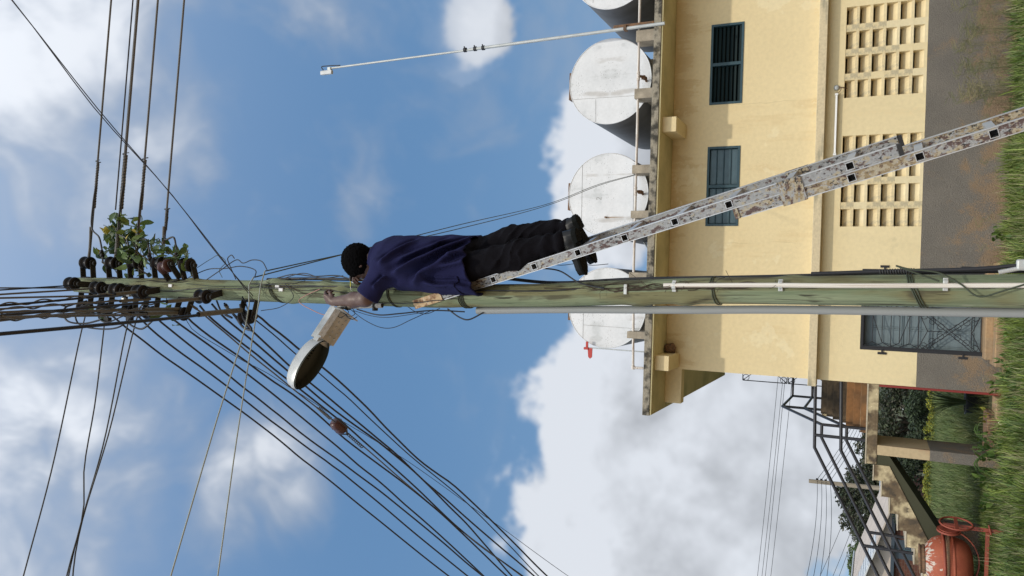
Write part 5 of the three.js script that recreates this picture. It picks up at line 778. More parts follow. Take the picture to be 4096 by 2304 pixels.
{
  const cx = -4.60, cz = 0.62, t = thing('cement_mixer', 'orange red cement mixer with a hand wheel standing in the grass', 'cement mixer', [cx, 0, cz]);
  const lathe = (pts, m, name, parent = t, tilt = 0) => { const g = new THREE.LatheGeometry(pts.map((p) => new THREE.Vector2(...p)), 56); const uv = g.attributes.uv; for (let i = 0; i < uv.count; i++) uv.setXY(i, uv.getX(i) * 2.8, g.attributes.position.getY(i) - 0.35); g.rotateZ(0.05); g.translate(cx, 0, cz); return part(name, clean(g), m, parent); };
  const drum = lathe([[0.02, 0.42], [0.18, 0.425], [0.29, 0.46], [0.375, 0.54], [0.425, 0.66], [0.438, 0.76], [0.438, 0.84], [0.425, 0.93], [0.375, 1.03], [0.30, 1.10], [0.235, 1.15], [0.232, 1.16]], M.mixerDrum, 'drum');
  lathe([[0.228, 1.145], [0.250, 1.15], [0.252, 1.175], [0.240, 1.185], [0.240, 1.215], [0.255, 1.222], [0.255, 1.24], [0.232, 1.243], [0.222, 1.22], [0.22, 1.13]], M.rust, 'drum_mouth', drum);
  lathe([[0.436, 0.845], [0.462, 0.848], [0.464, 0.878], [0.43, 0.882]], M.mixerRed, 'drum_ring', drum); lathe([[0.437, 0.80], [0.456, 0.802], [0.456, 0.832], [0.437, 0.834]], M.rust, 'ring_gear', drum);
  for (let k = 0; k < 90; k++) { const a = k / 90 * 2 * Math.PI; if (Math.sin(a) < -0.25) continue; piece('gear_tooth', gearTooth, M.rust, drum, cx + 0.462 * Math.cos(a), 0.816, cz + 0.462 * Math.sin(a), [0, -a, 0]); }
  lathe([[0.436, 0.70], [0.446, 0.71], [0.446, 0.73], [0.437, 0.74]], M.mixerDrum, 'drum_rib', drum);
  // yoke under the drum, carried by two uprights
  const yoke = []; for (let k = 0; k <= 20; k++) { const a = Math.PI + k / 20 * Math.PI; yoke.push(V(cx + 0.52 * Math.cos(a), 0.80 + 0.47 * Math.sin(a), cz)); }
  part('yoke', merge(yoke.slice(1).map((p, i) => bar(yoke[i], p, 0.07, 0.018, V(0, 0, 1)))), M.mixerRed, t);
  const ux = -3.985;
  part('upright', merge([bar(V(ux, -0.05, cz + 0.13), V(ux, 0.92, cz + 0.13), 0.012, 0.10, V(1, 0, 0)), bar(V(ux + 0.03, -0.05, cz + 0.18), V(ux + 0.03, 0.9, cz + 0.18), 0.06, 0.012, V(1, 0, 0))]), M.mixerRed, t);
  part('upright', bar(V(-5.2, -0.05, cz + 0.1), V(-5.2, 0.92, cz + 0.1), 0.06, 0.10, V(1, 0, 0)), M.mixerRed, t);
  part('cross_bar', bar(V(-3.99, 0.245, cz + 0.2), V(-5.2, 0.245, cz + 0.2), 0.05, 0.055, V(0, 0, 1)), M.mixerRed, t);
  part('foot', bar(V(ux - 0.02, -0.03, cz + 0.5), V(ux + 0.0, -0.03, cz - 0.3), 0.06, 0.05, V(1, 0, 0)), M.mixerRed, t); part('lock_handle', rod(V(ux - 0.03, 0.195, cz + 0.22), V(ux + 0.13, 0.235, cz + 0.22), 0.013, 10), M.mixerRed, t);
  for (const [y, z] of [[0.33, 0.19], [0.37, 0.19], [0.54, 0.19], [0.62, 0.19]]) part('bolt', rod(V(ux + 0.02, y, cz + z), V(ux + 0.02, y, cz + z + 0.012), 0.012, 6), M.rust, t);
  // pinion cover disc and hand wheel
  const disc = new THREE.CylinderGeometry(0.185, 0.185, 0.03, 36); disc.rotateZ(Math.PI / 2); disc.rotateY(-0.14); disc.translate(-4.055, 0.81, cz + 0.16); part('tilt_disc', clean(disc), M.mixerRed, t);
  const disc2 = new THREE.CylinderGeometry(0.15, 0.15, 0.05, 36); disc2.rotateZ(Math.PI / 2); disc2.rotateY(-0.14); disc2.translate(-4.05, 0.81, cz + 0.16); part('disc_rim', clean(disc2), M.mixerRed, t);
  const wc = V(-3.915, 0.705, cz + 0.18), q = new THREE.Quaternion().setFromEuler(new THREE.Euler(0, Math.PI / 2 - 0.16, 0)), W = part('hand_wheel', clean(new THREE.TorusGeometry(0.247, 0.016, 10, 48).applyQuaternion(q).translate(wc.x, wc.y, wc.z)), M.mixerRed, t);
  part('spoke', bar(wc.clone().add(V(0, 0, 0.245).applyQuaternion(new THREE.Quaternion().setFromEuler(new THREE.Euler(0, -0.16, 0)))), wc.clone().add(V(0, 0, -0.245).applyQuaternion(new THREE.Quaternion().setFromEuler(new THREE.Euler(0, -0.16, 0)))), 0.055, 0.014, V(0, 1, 0)), M.mixerRed, W);
  part('axle', rod(wc, V(-4.1, 0.71, cz + 0.16), 0.022, 10), M.mixerRed, W);
  const ty = new THREE.TorusGeometry(0.14, 0.06, 12, 32); ty.rotateY(0.35); ty.translate(-4.86, 0.10, cz + 0.42); part('tyre', clean(ty), M.rubber, t);
}

// ---------------------------------------------------------------- creeper and loose wires on the pole
const leafGeo = [0, 1, 2].map((k) => {
  const L = 0.055 + 0.012 * k, W = 0.017 + 0.004 * k, pos = [], idx = [], N = 6;
  for (let i = 0; i <= N; i++) { const t = i / N, w = W * Math.sin(Math.PI * Math.pow(t, 0.8)) * (1 - 0.25 * t), b = -0.012 * t * t * (1 + k); pos.push(-w, L * t, b + 0.005, 0, L * t, b, w, L * t, b + 0.005); }
  for (let i = 0; i < N; i++) for (let j = 0; j < 2; j++) { const a = i * 3 + j; idx.push(a, a + 1, a + 3, a + 1, a + 4, a + 3); }
  const g = new THREE.BufferGeometry(); g.setAttribute('position', new THREE.Float32BufferAttribute(pos, 3)); g.setIndex(idx); g.computeVertexNormals(); return clean(g);
});
const leafMat = (r, g, b) => new THREE.MeshPhysicalMaterial({ color: lin(r, g, b), roughness: 0.6, transmission: 0.25, thickness: 0, side: THREE.DoubleSide });
const vineMats = [leafMat(0.095, 0.170, 0.026), leafMat(0.060, 0.115, 0.022), leafMat(0.140, 0.210, 0.036), leafMat(0.040, 0.080, 0.020)], yellowLeaf = leafMat(0.42, 0.33, 0.02);
{
  const t = thing('climbing_vine', 'leafy green creeper growing among the insulators at the pole top', 'vine', [0.06, 7.6, PZ]);
  const stems = [[[-0.06, 7.2, 11.56], [0.10, 7.45, 11.55], [0.20, 7.72, 11.5], [0.34, 7.86, 11.48], [0.42, 7.92, 11.46]], [[-0.05, 7.4, 11.56], [0.08, 7.62, 11.52], [0.22, 7.60, 11.48], [0.36, 7.66, 11.46]], [[-0.05, 7.5, 11.45], [0.06, 7.78, 11.42], [0.20, 7.95, 11.40], [0.26, 8.02, 11.42]], [[-0.06, 7.0, 11.56], [0.10, 7.10, 11.55], [0.16, 7.22, 11.54], [0.26, 7.34, 11.52]], [[-0.06, 6.9, 11.55], [0.08, 6.98, 11.56], [0.17, 6.96, 11.56]], [[-0.05, 7.9, 11.45], [0.06, 8.02, 11.45], [0.10, 8.12, 11.46]], [[-0.24, 7.9, 11.5], [-0.34, 7.98, 11.52], [-0.36, 8.12, 11.52]], [[-0.22, 7.2, 11.55], [-0.32, 7.14, 11.58], [-0.40, 7.05, 11.58]]];
  stems.forEach((s) => part('stem', tube(s, 0.0035, 5, 24), M.wireBrown, t));
  const curves = stems.map((s) => new THREE.CatmullRomCurve3(s.map((p) => V(...p))));
  const counts = [62, 58, 58, 20, 14, 12, 6, 8];
  curves.forEach((c, k) => { for (let i = 0; i < counts[k]; i++) { const p = c.getPoint(rr(0.22, 1)), sp = k < 3 ? 0.10 : 0.035; p.add(V(rr(-sp, sp), rr(-sp, sp), rr(-sp, sp))); piece('leaf', leafGeo[Math.floor(rnd() * 3)], rnd() < 0.05 ? yellowLeaf : vineMats[Math.floor(rnd() * 4)], t, p.x, p.y, p.z, [rr(-1.2, 1.2), rr(0, 6.28), rr(-2.4, 2.4)]).scale.setScalar(rr(1.05, 1.7)); } });
  for (let i = 0; i < 9; i++) { const a = V(rr(-0.06, 0.04), rr(6.95, 7.6), rr(11.52, 11.57)), b = a.clone().add(V(rr(0.15, 0.30), rr(-0.14, 0.14), rr(-0.05, 0.05))); part('dry_twig', tube([a, a.clone().lerp(b, 0.5).add(V(0, 0.01, 0)), b], 0.0028, 4, 10), M.wireBrown, t); }
}
{
  const t = thing('loose_wires', 'tangle of thin dark wires and dry creeper wrapped along the wooden pole', 'wires', [-0.1, 3.2, 11.6]);
  const along = (y0, y1, n, d0, d1, r, m, out = 0.006, wob = 14) => { const pts = []; const ph = rr(0, 9); for (let i = 0; i <= n; i++) { const q = i / n; pts.push(skin(lerp(y0, y1, q), lerp(d0, d1, q) + wob * noise3(q * 4, ph, 3), out + 0.012 * Math.abs(noise3(q * 5, ph, 8)))); } part('strand', tube(pts, r, 5, n * 5), m, t); };
  // dry creeper stems beside the conduit
  for (let i = 0; i < 16; i++) { const y = rr(2.2, 3.5); along(y, y + rr(0.25, 0.7), 7, rr(5, 34), rr(5, 38), rr(0.0016, 0.003), M.wireBrown, 0.005, 22); }
  for (let i = 0; i < 14; i++) { const y = rr(2.5, 3.6), d = rr(10, 50), p = skin(y, d, 0.004), q = skin(y + rr(-0.12, 0.12), d + rr(-45, 45), rr(0.015, 0.07)); part('strand', tube([p, p.clone().lerp(q, 0.5).add(V(rr(-0.02, 0.02), rr(-0.02, 0.02), 0.015)), q], 0.0015, 4, 12), M.wireBrown, t); }
  along(3.62, 6.3, 16, 18, 34, 0.0042, M.wireDark); along(5.3, 6.95, 12, 4, 26, 0.0032, M.wireGreen); along(5.6, 7.3, 12, 30, -10, 0.003, M.wireDark); along(4.6, 5.3, 8, -20, -52, 0.003, M.wireDark, 0.01); along(5.4, 6.2, 9, 10, 22, 0.0026, M.wireBrown, 0.006, 30); along(5.5, 6.15, 9, -20, 40, 0.0024, M.wireBrown, 0.006, 30); along(5.8, 6.4, 7, 60, 5, 0.0024, M.wireDark, 0.006, 30);
  const free = (p, r, m) => part('strand', tube(p, r, 5, p.length * 8), m, t);
  free([[-0.05, 6.98, 11.53], [0.02, 6.80, 11.50], [0.03, 6.62, 11.5], [0.05, 6.46, 11.49], [0.02, 6.33, 11.48], [-0.03, 6.30, 11.52]], 0.004, M.wireDark);
  free([[-0.06, 6.75, 11.56], [0.02, 6.62, 11.54], [0.10, 6.50, 11.50], [0.075, 6.44, 11.5], [0.10, 6.36, 11.49], [0.09, 6.26, 11.49], [0.03, 6.20, 11.5]], 0.004, M.wireDark);
  free([[-0.05, 6.45, 11.56], [0.06, 6.56, 11.52], [0.11, 6.60, 11.5], [0.135, 6.56, 11.5], [0.11, 6.53, 11.5]], 0.0042, M.wireDark);
  free([[0.03, 6.9, 11.52], [0.10, 6.78, 11.5], [0.13, 6.70, 11.5], [0.08, 6.62, 11.5], [0.02, 6.66, 11.52], [-0.04, 6.58, 11.57]], 0.0026, M.wireGreen);
  free([[-0.03, 6.05, 11.55], [0.0, 5.9, 11.55], [-0.01, 5.7, 11.56], [0.0, 5.5, 11.55], [-0.02, 5.38, 11.56]], 0.0045, M.wireDark); free([[-0.04, 6.0, 11.57], [0.01, 5.8, 11.56], [-0.02, 5.62, 11.57], [0.0, 5.45, 11.55]], 0.0035, M.wireDark);
  // pink lead to the lamp and the looping service wires beneath it
  free([[-0.10, 5.62, 11.59], [-0.15, 5.74, 11.60], [-0.19, 5.80, 11.6], [-0.25, 5.66, 11.62], [-0.28, 5.52, 11.63], [-0.26, 5.44, 11.63], [-0.235, 5.40, 11.62]], 0.0032, M.wirePink);
  free([[-0.07, 5.95, 11.58], [-0.16, 5.85, 11.60], [-0.24, 5.98, 11.58], [-0.28, 6.2, 11.55]], 0.003, M.wireDark);
  free([[-0.23, 5.30, 11.58], [-0.26, 5.1, 11.6], [-0.245, 4.95, 11.58], [-0.215, 4.72, 11.52], [-0.215, 4.5, 11.48]], 0.0048, M.wireDark); free([[-0.23, 5.36, 11.58], [-0.30, 5.22, 11.6], [-0.345, 5.08, 11.6], [-0.34, 4.98, 11.6], [-0.28, 4.85, 11.58], [-0.21, 4.72, 11.52]], 0.0026, M.wireDark); free([[-0.24, 5.33, 11.58], [-0.27, 5.18, 11.58], [-0.275, 5.05, 11.58], [-0.23, 4.78, 11.54]], 0.0022, M.wireDark);
  free([[-0.20, 4.62, 11.5], [-0.255, 4.52, 11.5], [-0.265, 4.46, 11.5], [-0.215, 4.36, 11.48]], 0.0052, M.wireDark); free([[-0.19, 4.95, 11.5], [-0.235, 4.86, 11.5], [-0.24, 4.78, 11.5], [-0.20, 4.68, 11.5]], 0.0026, M.wireDark);
  // strand hanging from the ladder to the right of the pole
  free([[0.10, 4.05, 11.62], [0.085, 3.96, 11.6], [0.07, 3.8, 11.57], [0.0, 3.66, 11.58], [-0.03, 3.5, 11.585]], 0.005, M.wireDark); free([[0.11, 4.03, 11.6], [0.10, 3.96, 11.58], [0.112, 3.88, 11.56], [0.105, 3.80, 11.54], [0.118, 3.70, 11.5], [0.110, 3.62, 11.48], [0.12, 3.52, 11.46]], 0.0022, M.wireDark);
  free([[0.17, 3.86, 11.62], [0.13, 3.92, 11.6], [0.12, 4.0, 11.6], [0.10, 4.04, 11.61]], 0.003, M.wireDark);
  free([[0.06, 1.75, 11.62], [0.135, 1.95, 11.64], [0.12, 1.9, 11.64], [0.10, 1.75, 11.63], [0.05, 1.66, 11.62], [-0.01, 1.58, 11.62], [0.02, 1.48, 11.62], [0.06, 1.38, 11.62]], 0.0045, M.wireGreen);
}
// messy jumpers left of the pole top
{
  const t = thing('jumper_wires', 'dark jumper wires looping between the insulators left of the pole top', 'wires', [-0.35, 7.8, 11.6]);
  [[[-0.28, 8.15, 11.55], [-0.34, 8.22, 11.7], [-0.44, 8.12, 11.75], [-0.46, 7.98, 11.7], [-0.42, 7.82, 11.65]], [[-0.26, 7.95, 11.55], [-0.36, 8.10, 11.68], [-0.46, 8.05, 11.7], [-0.50, 7.86, 11.65], [-0.47, 7.66, 11.6], [-0.38, 7.60, 11.55]], [[-0.28, 7.68, 11.55], [-0.40, 7.85, 11.66], [-0.44, 7.76, 11.66], [-0.38, 7.62, 11.6]], [[-0.30, 7.4, 11.55], [-0.42, 7.55, 11.62], [-0.48, 7.42, 11.6], [-0.40, 7.30, 11.58]], [[-0.24, 6.38, 11.58], [-0.34, 6.30, 11.62], [-0.42, 6.22, 11.62], [-0.41, 6.32, 11.6], [-0.34, 6.44, 11.56], [-0.28, 6.52, 11.55]], [[-0.22, 6.6, 11.6], [-0.30, 6.5, 11.64], [-0.34, 6.42, 11.62], [-0.33, 6.56, 11.55]]].forEach((p, i) => part('jumper', tube(p, [0.008, 0.007, 0.006, 0.008, 0.0095, 0.007][i], 6, 40), M.wireDark, t));
  [[-0.42, 7.78, 11.63], [-0.40, 7.58, 11.58], [-0.36, 7.45, 11.6]].forEach(([x, y, z]) => part('connector', merge([rbox(x - 0.02, x + 0.02, y - 0.03, y + 0.03, z - 0.018, z + 0.018, 0.006), rod(V(x - 0.03, y, z), V(x + 0.03, y, z), 0.008, 6)]), M.strap, t));
  [[-0.20, 7.50, 11.66], [-0.24, 7.58, 11.64], [-0.18, 7.44, 11.66]].forEach(([x, y, z]) => part('bright_clamp', merge([rbox(x - 0.02, x + 0.014, y - 0.016, y + 0.016, z - 0.012, z + 0.012, 0.005), rod(V(x, y - 0.02, z), V(x, y + 0.02, z), 0.006, 6)]), M.galv, t));
}

// ---------------------------------------------------------------- grass
function tuft(n, H, spread, w) {
  const pos = [], idx = [];
  for (let b = 0; b < n; b++) {
    const a = rnd() * 6.28, h = H * rr(0.5, 1), x0 = rr(-1, 1) * spread * 0.5, z0 = rr(-1, 1) * spread * 0.5, lean = rr(0.1, 0.75) * h, dx = Math.cos(a), dz = Math.sin(a), px = -dz, pz = dx, S = 4, o = pos.length / 3;
    for (let i = 0; i <= S; i++) { const t = i / S, k = w * (1 - t * 0.92), r = lean * t * t, y = h * t * (1 - 0.18 * t * (lean / h)); pos.push(x0 + dx * r + px * k, y, z0 + dz * r + pz * k, x0 + dx * r - px * k, y, z0 + dz * r - pz * k); }
    for (let i = 0; i < S; i++) { const q = o + i * 2; idx.push(q, q + 1, q + 2, q + 1, q + 3, q + 2); }
  }
  const g = new THREE.BufferGeometry(); g.setAttribute('position', new THREE.Float32BufferAttribute(pos, 3)); g.setIndex(idx); g.computeVertexNormals(); return clean(g);
}
const grassMat = () => new THREE.MeshPhysicalMaterial({ color: 0xffffff, roughness: 0.62, transmission: 0.2, thickness: 0, side: THREE.DoubleSide });
function sow(name, label, geo, count, place, tint) {
  const m = new THREE.InstancedMesh(geo, grassMat(), count), M4 = new THREE.Matrix4(), q = new THREE.Quaternion(), c = new THREE.Color(); let k = 0;
  for (let i = 0; i < count * 4 && k < count; i++) {
    const p = place(); if (!p) continue; const [x, z, s] = p; q.setFromAxisAngle(V(0, 1, 0), rnd() * 6.28); M4.compose(V(x, groundY(x, z) - 0.01, z), q, V(s * rr(0.85, 1.15), s * rr(0.75, 1.25), s * rr(0.85, 1.15))); m.setMatrixAt(k, M4); const t = tint(x, z); c.setRGB(t[0], t[1], t[2]); m.setColorAt(k, c); k++;
  }
  m.count = k; m.name = numbered(name); m.castShadow = m.receiveShadow = true; scene.add(m); return tag(m, label, 'grass', null, 'stuff');
}
const inBuilding = (x, z) => (x > XL - 0.1 && z < 0.5 && z > ZB) || (x > -1.35 && x < 0.7 && z < 0.85 && z > 0);
const gTint = (x, z) => { const n = 0.5 + 0.9 * fbm(x * 0.9, z * 0.9, 4, 3) + 1.3 * fbm(x * 4, z * 4, 14, 3) + rr(-0.3, 0.3); return mixc(mulc(mixc([0.060, 0.120, 0.012], [0.235, 0.300, 0.050], clamp(n)), rr(0.45, 1.3)), [0.33, 0.31, 0.16], rnd() < 0.05 ? 0.8 : 0); };
const fTint = (x, z) => { const n = 0.5 + 1.0 * fbm(x * 0.3, z * 0.3, 6, 3) + 1.2 * fbm(x * 1.6, z * 1.6, 16, 3) + rr(-0.25, 0.25); return mixc(mulc(mixc([0.110, 0.175, 0.034], [0.205, 0.250, 0.080], clamp(n)), rr(0.6, 1.2)), [0.30, 0.27, 0.13], rnd() < 0.12 ? 0.7 : 0); };
sow('lawn_grass', 'bright green long grass along the foot of the wall', tuft(8, 0.22, 0.13, 0.0085), 9000, () => { const x = rr(-7.5, 7), z = rr(0.45, 3.6); return inBuilding(x, z) ? null : [x, z, rr(0.5, 1.15) * (z < 0.8 ? 0.8 : 1) * (0.55 + 1.15 * clamp(0.45 + 1.8 * fbm(x * 2.2, z * 2.2, 12, 3)))]; }, gTint);
sow('field_grass', 'tall pale green grass field behind the staircase', tuft(10, 0.42, 0.25, 0.0085), 12000, () => { const z = -1.3 - 14 * Math.pow(rnd(), 0.9), x = rr(-13, XL - 0.2); return z > -7.4 && x > -3.3 && x < XL && z > -1.6 ? null : [x, z, rr(0.6, 1.2)]; }, fTint);
sow('field_grass', 'long grass growing in front of the staircase beside the mixer', tuft(10, 0.25, 0.14, 0.008), 3600, () => { const x = rr(-9, -2.9), z = rr(-1.3, 0.5); return (x > -3.2 && z > -1.2) ? null : [x, z, rr(0.7, 1.15)]; }, gTint);
// seeding grass stems against the plinth
{
  const pos = [], idx = [];
  const g = tuft(3, 0.75, 0.05, 0.003), h = []; for (let i = 0; i < 3; i++) { const a = i * 2.1; h.push(tube([[0, 0, 0], [0.03 * Math.cos(a), 0.4, 0.03 * Math.sin(a)], [0.09 * Math.cos(a), 0.72 + 0.08 * i, 0.09 * Math.sin(a)], [0.19 * Math.cos(a), 0.84 + 0.06 * i, 0.19 * Math.sin(a)]], 0.0022, 4, 14)); for (let k = 0; k < 5; k++) h.push(tube([[0.09 * Math.cos(a), 0.70 + 0.08 * i + 0.025 * k, 0.09 * Math.sin(a)], [0.14 * Math.cos(a + k), 0.76 + 0.08 * i + 0.02 * k, 0.14 * Math.sin(a + k)]], 0.003, 4, 3)); }
  sow('seed_grass', 'tall seeding grass stems standing against the grey plinth', merge([g, ...h]), 150, () => { const x = rnd() < 0.75 ? rr(3.2, 6.6) : rr(-1.6, 6.6); const z = rr(0.55, 1.2); return inBuilding(x, z) ? null : [x, z, rr(0.35, 1.0) * (x > 3 ? 1 : 0.6)]; }, () => mixc([0.13, 0.15, 0.05], [0.34, 0.29, 0.15], rnd()));
}
sow('dry_grass', 'scattered dry straw coloured grass blades in the lawn', tuft(3, 0.45, 0.1, 0.005), 700, () => { const x = rr(-8, 7), z = rr(0.6, 3.4); return inBuilding(x, z) ? null : [x, z, rr(0.6, 1.2)]; }, () => mulc([0.38, 0.33, 0.17], rr(0.6, 1.1)));
sow('lawn_weeds', 'small broad leaved weeds scattered through the lawn', merge(leafGeo.concat(leafGeo).map((g, i) => g.clone().rotateX(0.9).rotateY(i * 1.05).translate(0, 0.12 + 0.02 * (i % 3), 0))), 450, () => { const x = rr(-8, 7), z = rr(0.6, 3.2); return inBuilding(x, z) || fbm(x * 0.8, z * 0.8, 19, 3) < 0.02 ? null : [x, z, rr(0.6, 1.15)]; }, () => mulc([0.075, 0.15, 0.02], rr(0.6, 1.3)));
// broad weeds, as single plants
const weedMats = [leafMat(0.06, 0.13, 0.02), leafMat(0.09, 0.17, 0.03), leafMat(0.13, 0.21, 0.035)];
function weed(x, z, n, h, s, label, mat, parent) {
  const y = groundY(x, z), t = thing('weed_plant', label, 'weed', [x, y, z], 'weeds at the foot of the building');
  for (let i = 0; i < n; i++) { const a = rnd() * 6.28, r = rr(0.02, 0.16), m = piece('leaf', leafGeo[i % 3], mat || weedMats[i % 3], t, x + r * Math.cos(a), y + rr(0.05, h), z + r * Math.sin(a), [rr(0.2, 1.1), a, rr(-0.6, 0.6)]); m.scale.setScalar(rr(0.8, 1.4) * s); }
  for (let i = 0; i < 4; i++) { const a = i * 1.6; part('stem', tube([[x, y, z], [x + 0.04 * Math.cos(a), y + h * 0.6, z + 0.04 * Math.sin(a)], [x + 0.12 * Math.cos(a), y + h, z + 0.12 * Math.sin(a)]], 0.004, 4, 8), M.wireGreen, t); }
}
weed(-2.45, 0.42, 26, 0.42, 1.5, 'leafy weed at the foot of the pier beside the white branch'); weed(-2.75, 0.55, 28, 0.36, 1.5, 'broad leafed weed just left of the white branch'); weed(-3.2, 0.3, 24, 0.42, 1.5, 'leafy weed growing in front of the stair pier'); weed(-1.55, 0.75, 18, 0.26, 1.4, 'low leafy weed at the wall corner beside the door steps'); weed(1.05, 0.62, 24, 0.30, 1.3, 'dark leafy weed against the plinth right of the door'); weed(-2.1, 0.2, 12, 0.35, 1.2, 'yellowish leafy weed under the landing', leafMat(0.30, 0.30, 0.04)); weed(-3.55, 0.55, 22, 0.34, 1.5, 'leafy weed between the stair pier and the mixer');
{ // fern fronds
  const t = thing('fern', 'green fern with feathered fronds in front of the stair pier', 'fern', [-2.62, 0, 0.5]);
  for (let f = 0; f < 6; f++) { const a = f * 1.05 + 0.3, c = new THREE.CatmullRomCurve3([V(-2.62, 0.02, 0.5), V(-2.62 + 0.1 * Math.cos(a), 0.28, 0.5 + 0.1 * Math.sin(a)), V(-2.62 + 0.30 * Math.cos(a), 0.42, 0.5 + 0.30 * Math.sin(a)), V(-2.62 + 0.46 * Math.cos(a), 0.38, 0.5 + 0.46 * Math.sin(a))]), fr = part('frond', clean(new THREE.TubeGeometry(c, 16, 0.004, 4)), M.wireGreen, t); for (let k = 2; k < 15; k++) for (const s of [-1, 1]) { const p = c.getPoint(k / 15); const m = piece('leaflet', leafGeo[0], weedMats[1], fr, p.x, p.y, p.z, [0.2, -a + Math.PI / 2 + s * 1.2, s * 1.3]); m.scale.setScalar(1.2 * (1 - Math.abs(k / 15 - 0.4))); } }
}
tag(part('white_branch', tube([[-2.13, 0.12, 0.72], [-2.2, 0.08, 0.76], [-2.28, 0.06, 0.78], [-2.42, -0.04, 0.8]], 0.026, 9, 20), std({ map: tex(128, 128, 0.4, (x, y) => mulc([0.55, 0.47, 0.36], 1 + 0.7 * fbm(x * 14, y * 14, 111, 4))), roughness: 0.9 })), 'pale bare branch lying in the weeds below the landing', 'branch');
tag(part('rubble_block', rbox(-2.75, -2.05, -0.1, 0.24, -0.35, 0.2, 0.03), M.rust), 'low brown earth stained block under the stair landing', 'block');
tag(part('stone_step', rbox(-2.15, XL - 0.06, -0.1, 0.13, -0.2, 0.35, 0.02), M.soilStep), 'small sandy step at the building corner under the landing', 'step');
// potted long leaved plant under the landing
{
  const px = -2.24, pz = -2.5, t = thing('potted_plant', 'dark pot with long arching grass leaves under the stair landing', 'potted plant', [px, 0, pz]);
  const pot = new THREE.LatheGeometry([[0.02, 0], [0.17, 0], [0.22, 0.3], [0.24, 0.34], [0.21, 0.34], [0.19, 0.28], [0.02, 0.27]].map((p) => new THREE.Vector2(...p)), 28); pot.translate(px, 0, pz); part('pot', clean(pot), std({ color: lin(0.016, 0.02, 0.026), roughness: 0.5 }), t);
  const lm = [leafMat(0.035, 0.065, 0.018), leafMat(0.05, 0.09, 0.025), leafMat(0.09, 0.13, 0.05)];
  for (let i = 0; i < 64; i++) { const a = rnd() * 6.28, L = rr(0.8, 1.55), r = rr(0.3, 0.75), up = L * rr(0.7, 1.0), pts = [], idx = [], N = 7, wd = 0.011; for (let k = 0; k <= N; k++) { const q = k / N, x = px + Math.cos(a) * (0.05 + r * q * q), y = 0.28 + up * (q - 0.22 * q * q * q), z = pz + Math.sin(a) * (0.05 + r * q * q), w = wd * (1 - q * 0.9); pts.push(x - Math.sin(a) * w, y, z + Math.cos(a) * w, x + Math.sin(a) * w, y, z - Math.cos(a) * w); } for (let k = 0; k < N; k++) { const o = k * 2; idx.push(o, o + 1, o + 2, o + 1, o + 3, o + 2); } const g = new THREE.BufferGeometry(); g.setAttribute('position', new THREE.Float32BufferAttribute(pts, 3)); g.setIndex(idx); g.computeVertexNormals(); part('leaf', clean(g), lm[i % 3], t); }
}

// ---------------------------------------------------------------- trees, hedges and houses beyond
function foliage(clumps, perClump, leaf, tints) { // many small leaf faces spread through clumps
  const pos = [], nor = [], col = [];
  for (const [cx, cy, cz, r] of clumps) for (let i = 0; i < perClump; i++) {
    const d = V(rr(-1, 1), rr(-1, 1), rr(-1, 1)).normalize(), k = r * Math.pow(rnd(), 0.45), p = V(cx + d.x * k, cy + d.y * k * 0.8, cz + d.z * k), u = V(rr(-1, 1), rr(-0.6, 0.6), rr(-1, 1)).normalize(), w = u.clone().cross(V(rr(-1, 1), rr(-1, 1), rr(-1, 1))).normalize(), s = leaf * rr(0.6, 1.3), n = u.clone().cross(w), t = mulc(tints[Math.floor(rnd() * tints.length)], rr(0.75, 1.25));
    const a = p.clone().addScaledVector(u, -s), b = p.clone().addScaledVector(w, -s * 0.45), c = p.clone().addScaledVector(u, s), e = p.clone().addScaledVector(w, s * 0.45);
    for (const q of [a, b, c, a, c, e]) { pos.push(q.x, q.y, q.z); nor.push(n.x, n.y, n.z); col.push(...t); }
  }
  const g = new THREE.BufferGeometry(); g.setAttribute('position', new THREE.Float32BufferAttribute(pos, 3)); g.setAttribute('normal', new THREE.Float32BufferAttribute(nor, 3)); g.setAttribute('color', new THREE.Float32BufferAttribute(col, 3)); g.setAttribute('uv', new THREE.Float32BufferAttribute(new Float32Array(pos.length / 3 * 2), 2)); return g;
}
const crownMat = new THREE.MeshPhysicalMaterial({ vertexColors: true, roughness: 0.7, transmission: 0.15, thickness: 0, side: THREE.DoubleSide });
M.bark = std({ map: tex(128, 256, [0.6, 1.2], (x, y) => mulc([0.10, 0.075, 0.055], 1 + 0.8 * fbm(x * 14, y * 4, 112, 4))), roughness: 0.95 });
function tree(name, label, x, z, yb, h, rx, ry, n, per, leaf, tints, seed2) {
  const t = thing(name, label, 'tree', [x, yb, z], 'trees beyond the field'), cl = [], cy = yb + h - ry;
  for (let i = 0; i < n; i++) { const d = V(rr(-1, 1), rr(-1, 1), rr(-1, 1)); const k = Math.pow(rnd(), 0.35) / Math.max(d.length(), 0.2), q = V(d.x * k * rx, d.y * k * ry, d.z * k * rx * 0.8); cl.push([x + q.x, cy + q.y, z + q.z, rr(0.55, 1) * Math.min(rx, ry) * 0.42]); }
  part('crown', foliage(cl, per, leaf, tints), crownMat, t);
  part('trunk', tube([[x, yb - 0.3, z], [x + 0.1, lerp(yb, cy, 0.5), z], [x - 0.1, cy, z]], 0.17, 8, 12), M.bark, t);
  for (let i = 0; i < 6; i++) { const c = cl[i * 3 % cl.length]; part('limb', tube([[x, lerp(yb, cy, 0.6), z], [lerp(x, c[0], 0.5), lerp(cy - 0.4, c[1], 0.6), lerp(z, c[2], 0.5)], [c[0], c[1], c[2]]], 0.06, 6, 10), M.bark, t); }
}
const darkG = [[0.022, 0.034, 0.012], [0.034, 0.048, 0.017], [0.05, 0.062, 0.024], [0.075, 0.07, 0.045]], midG = [[0.06, 0.10, 0.018], [0.085, 0.13, 0.025], [0.05, 0.08, 0.018]];
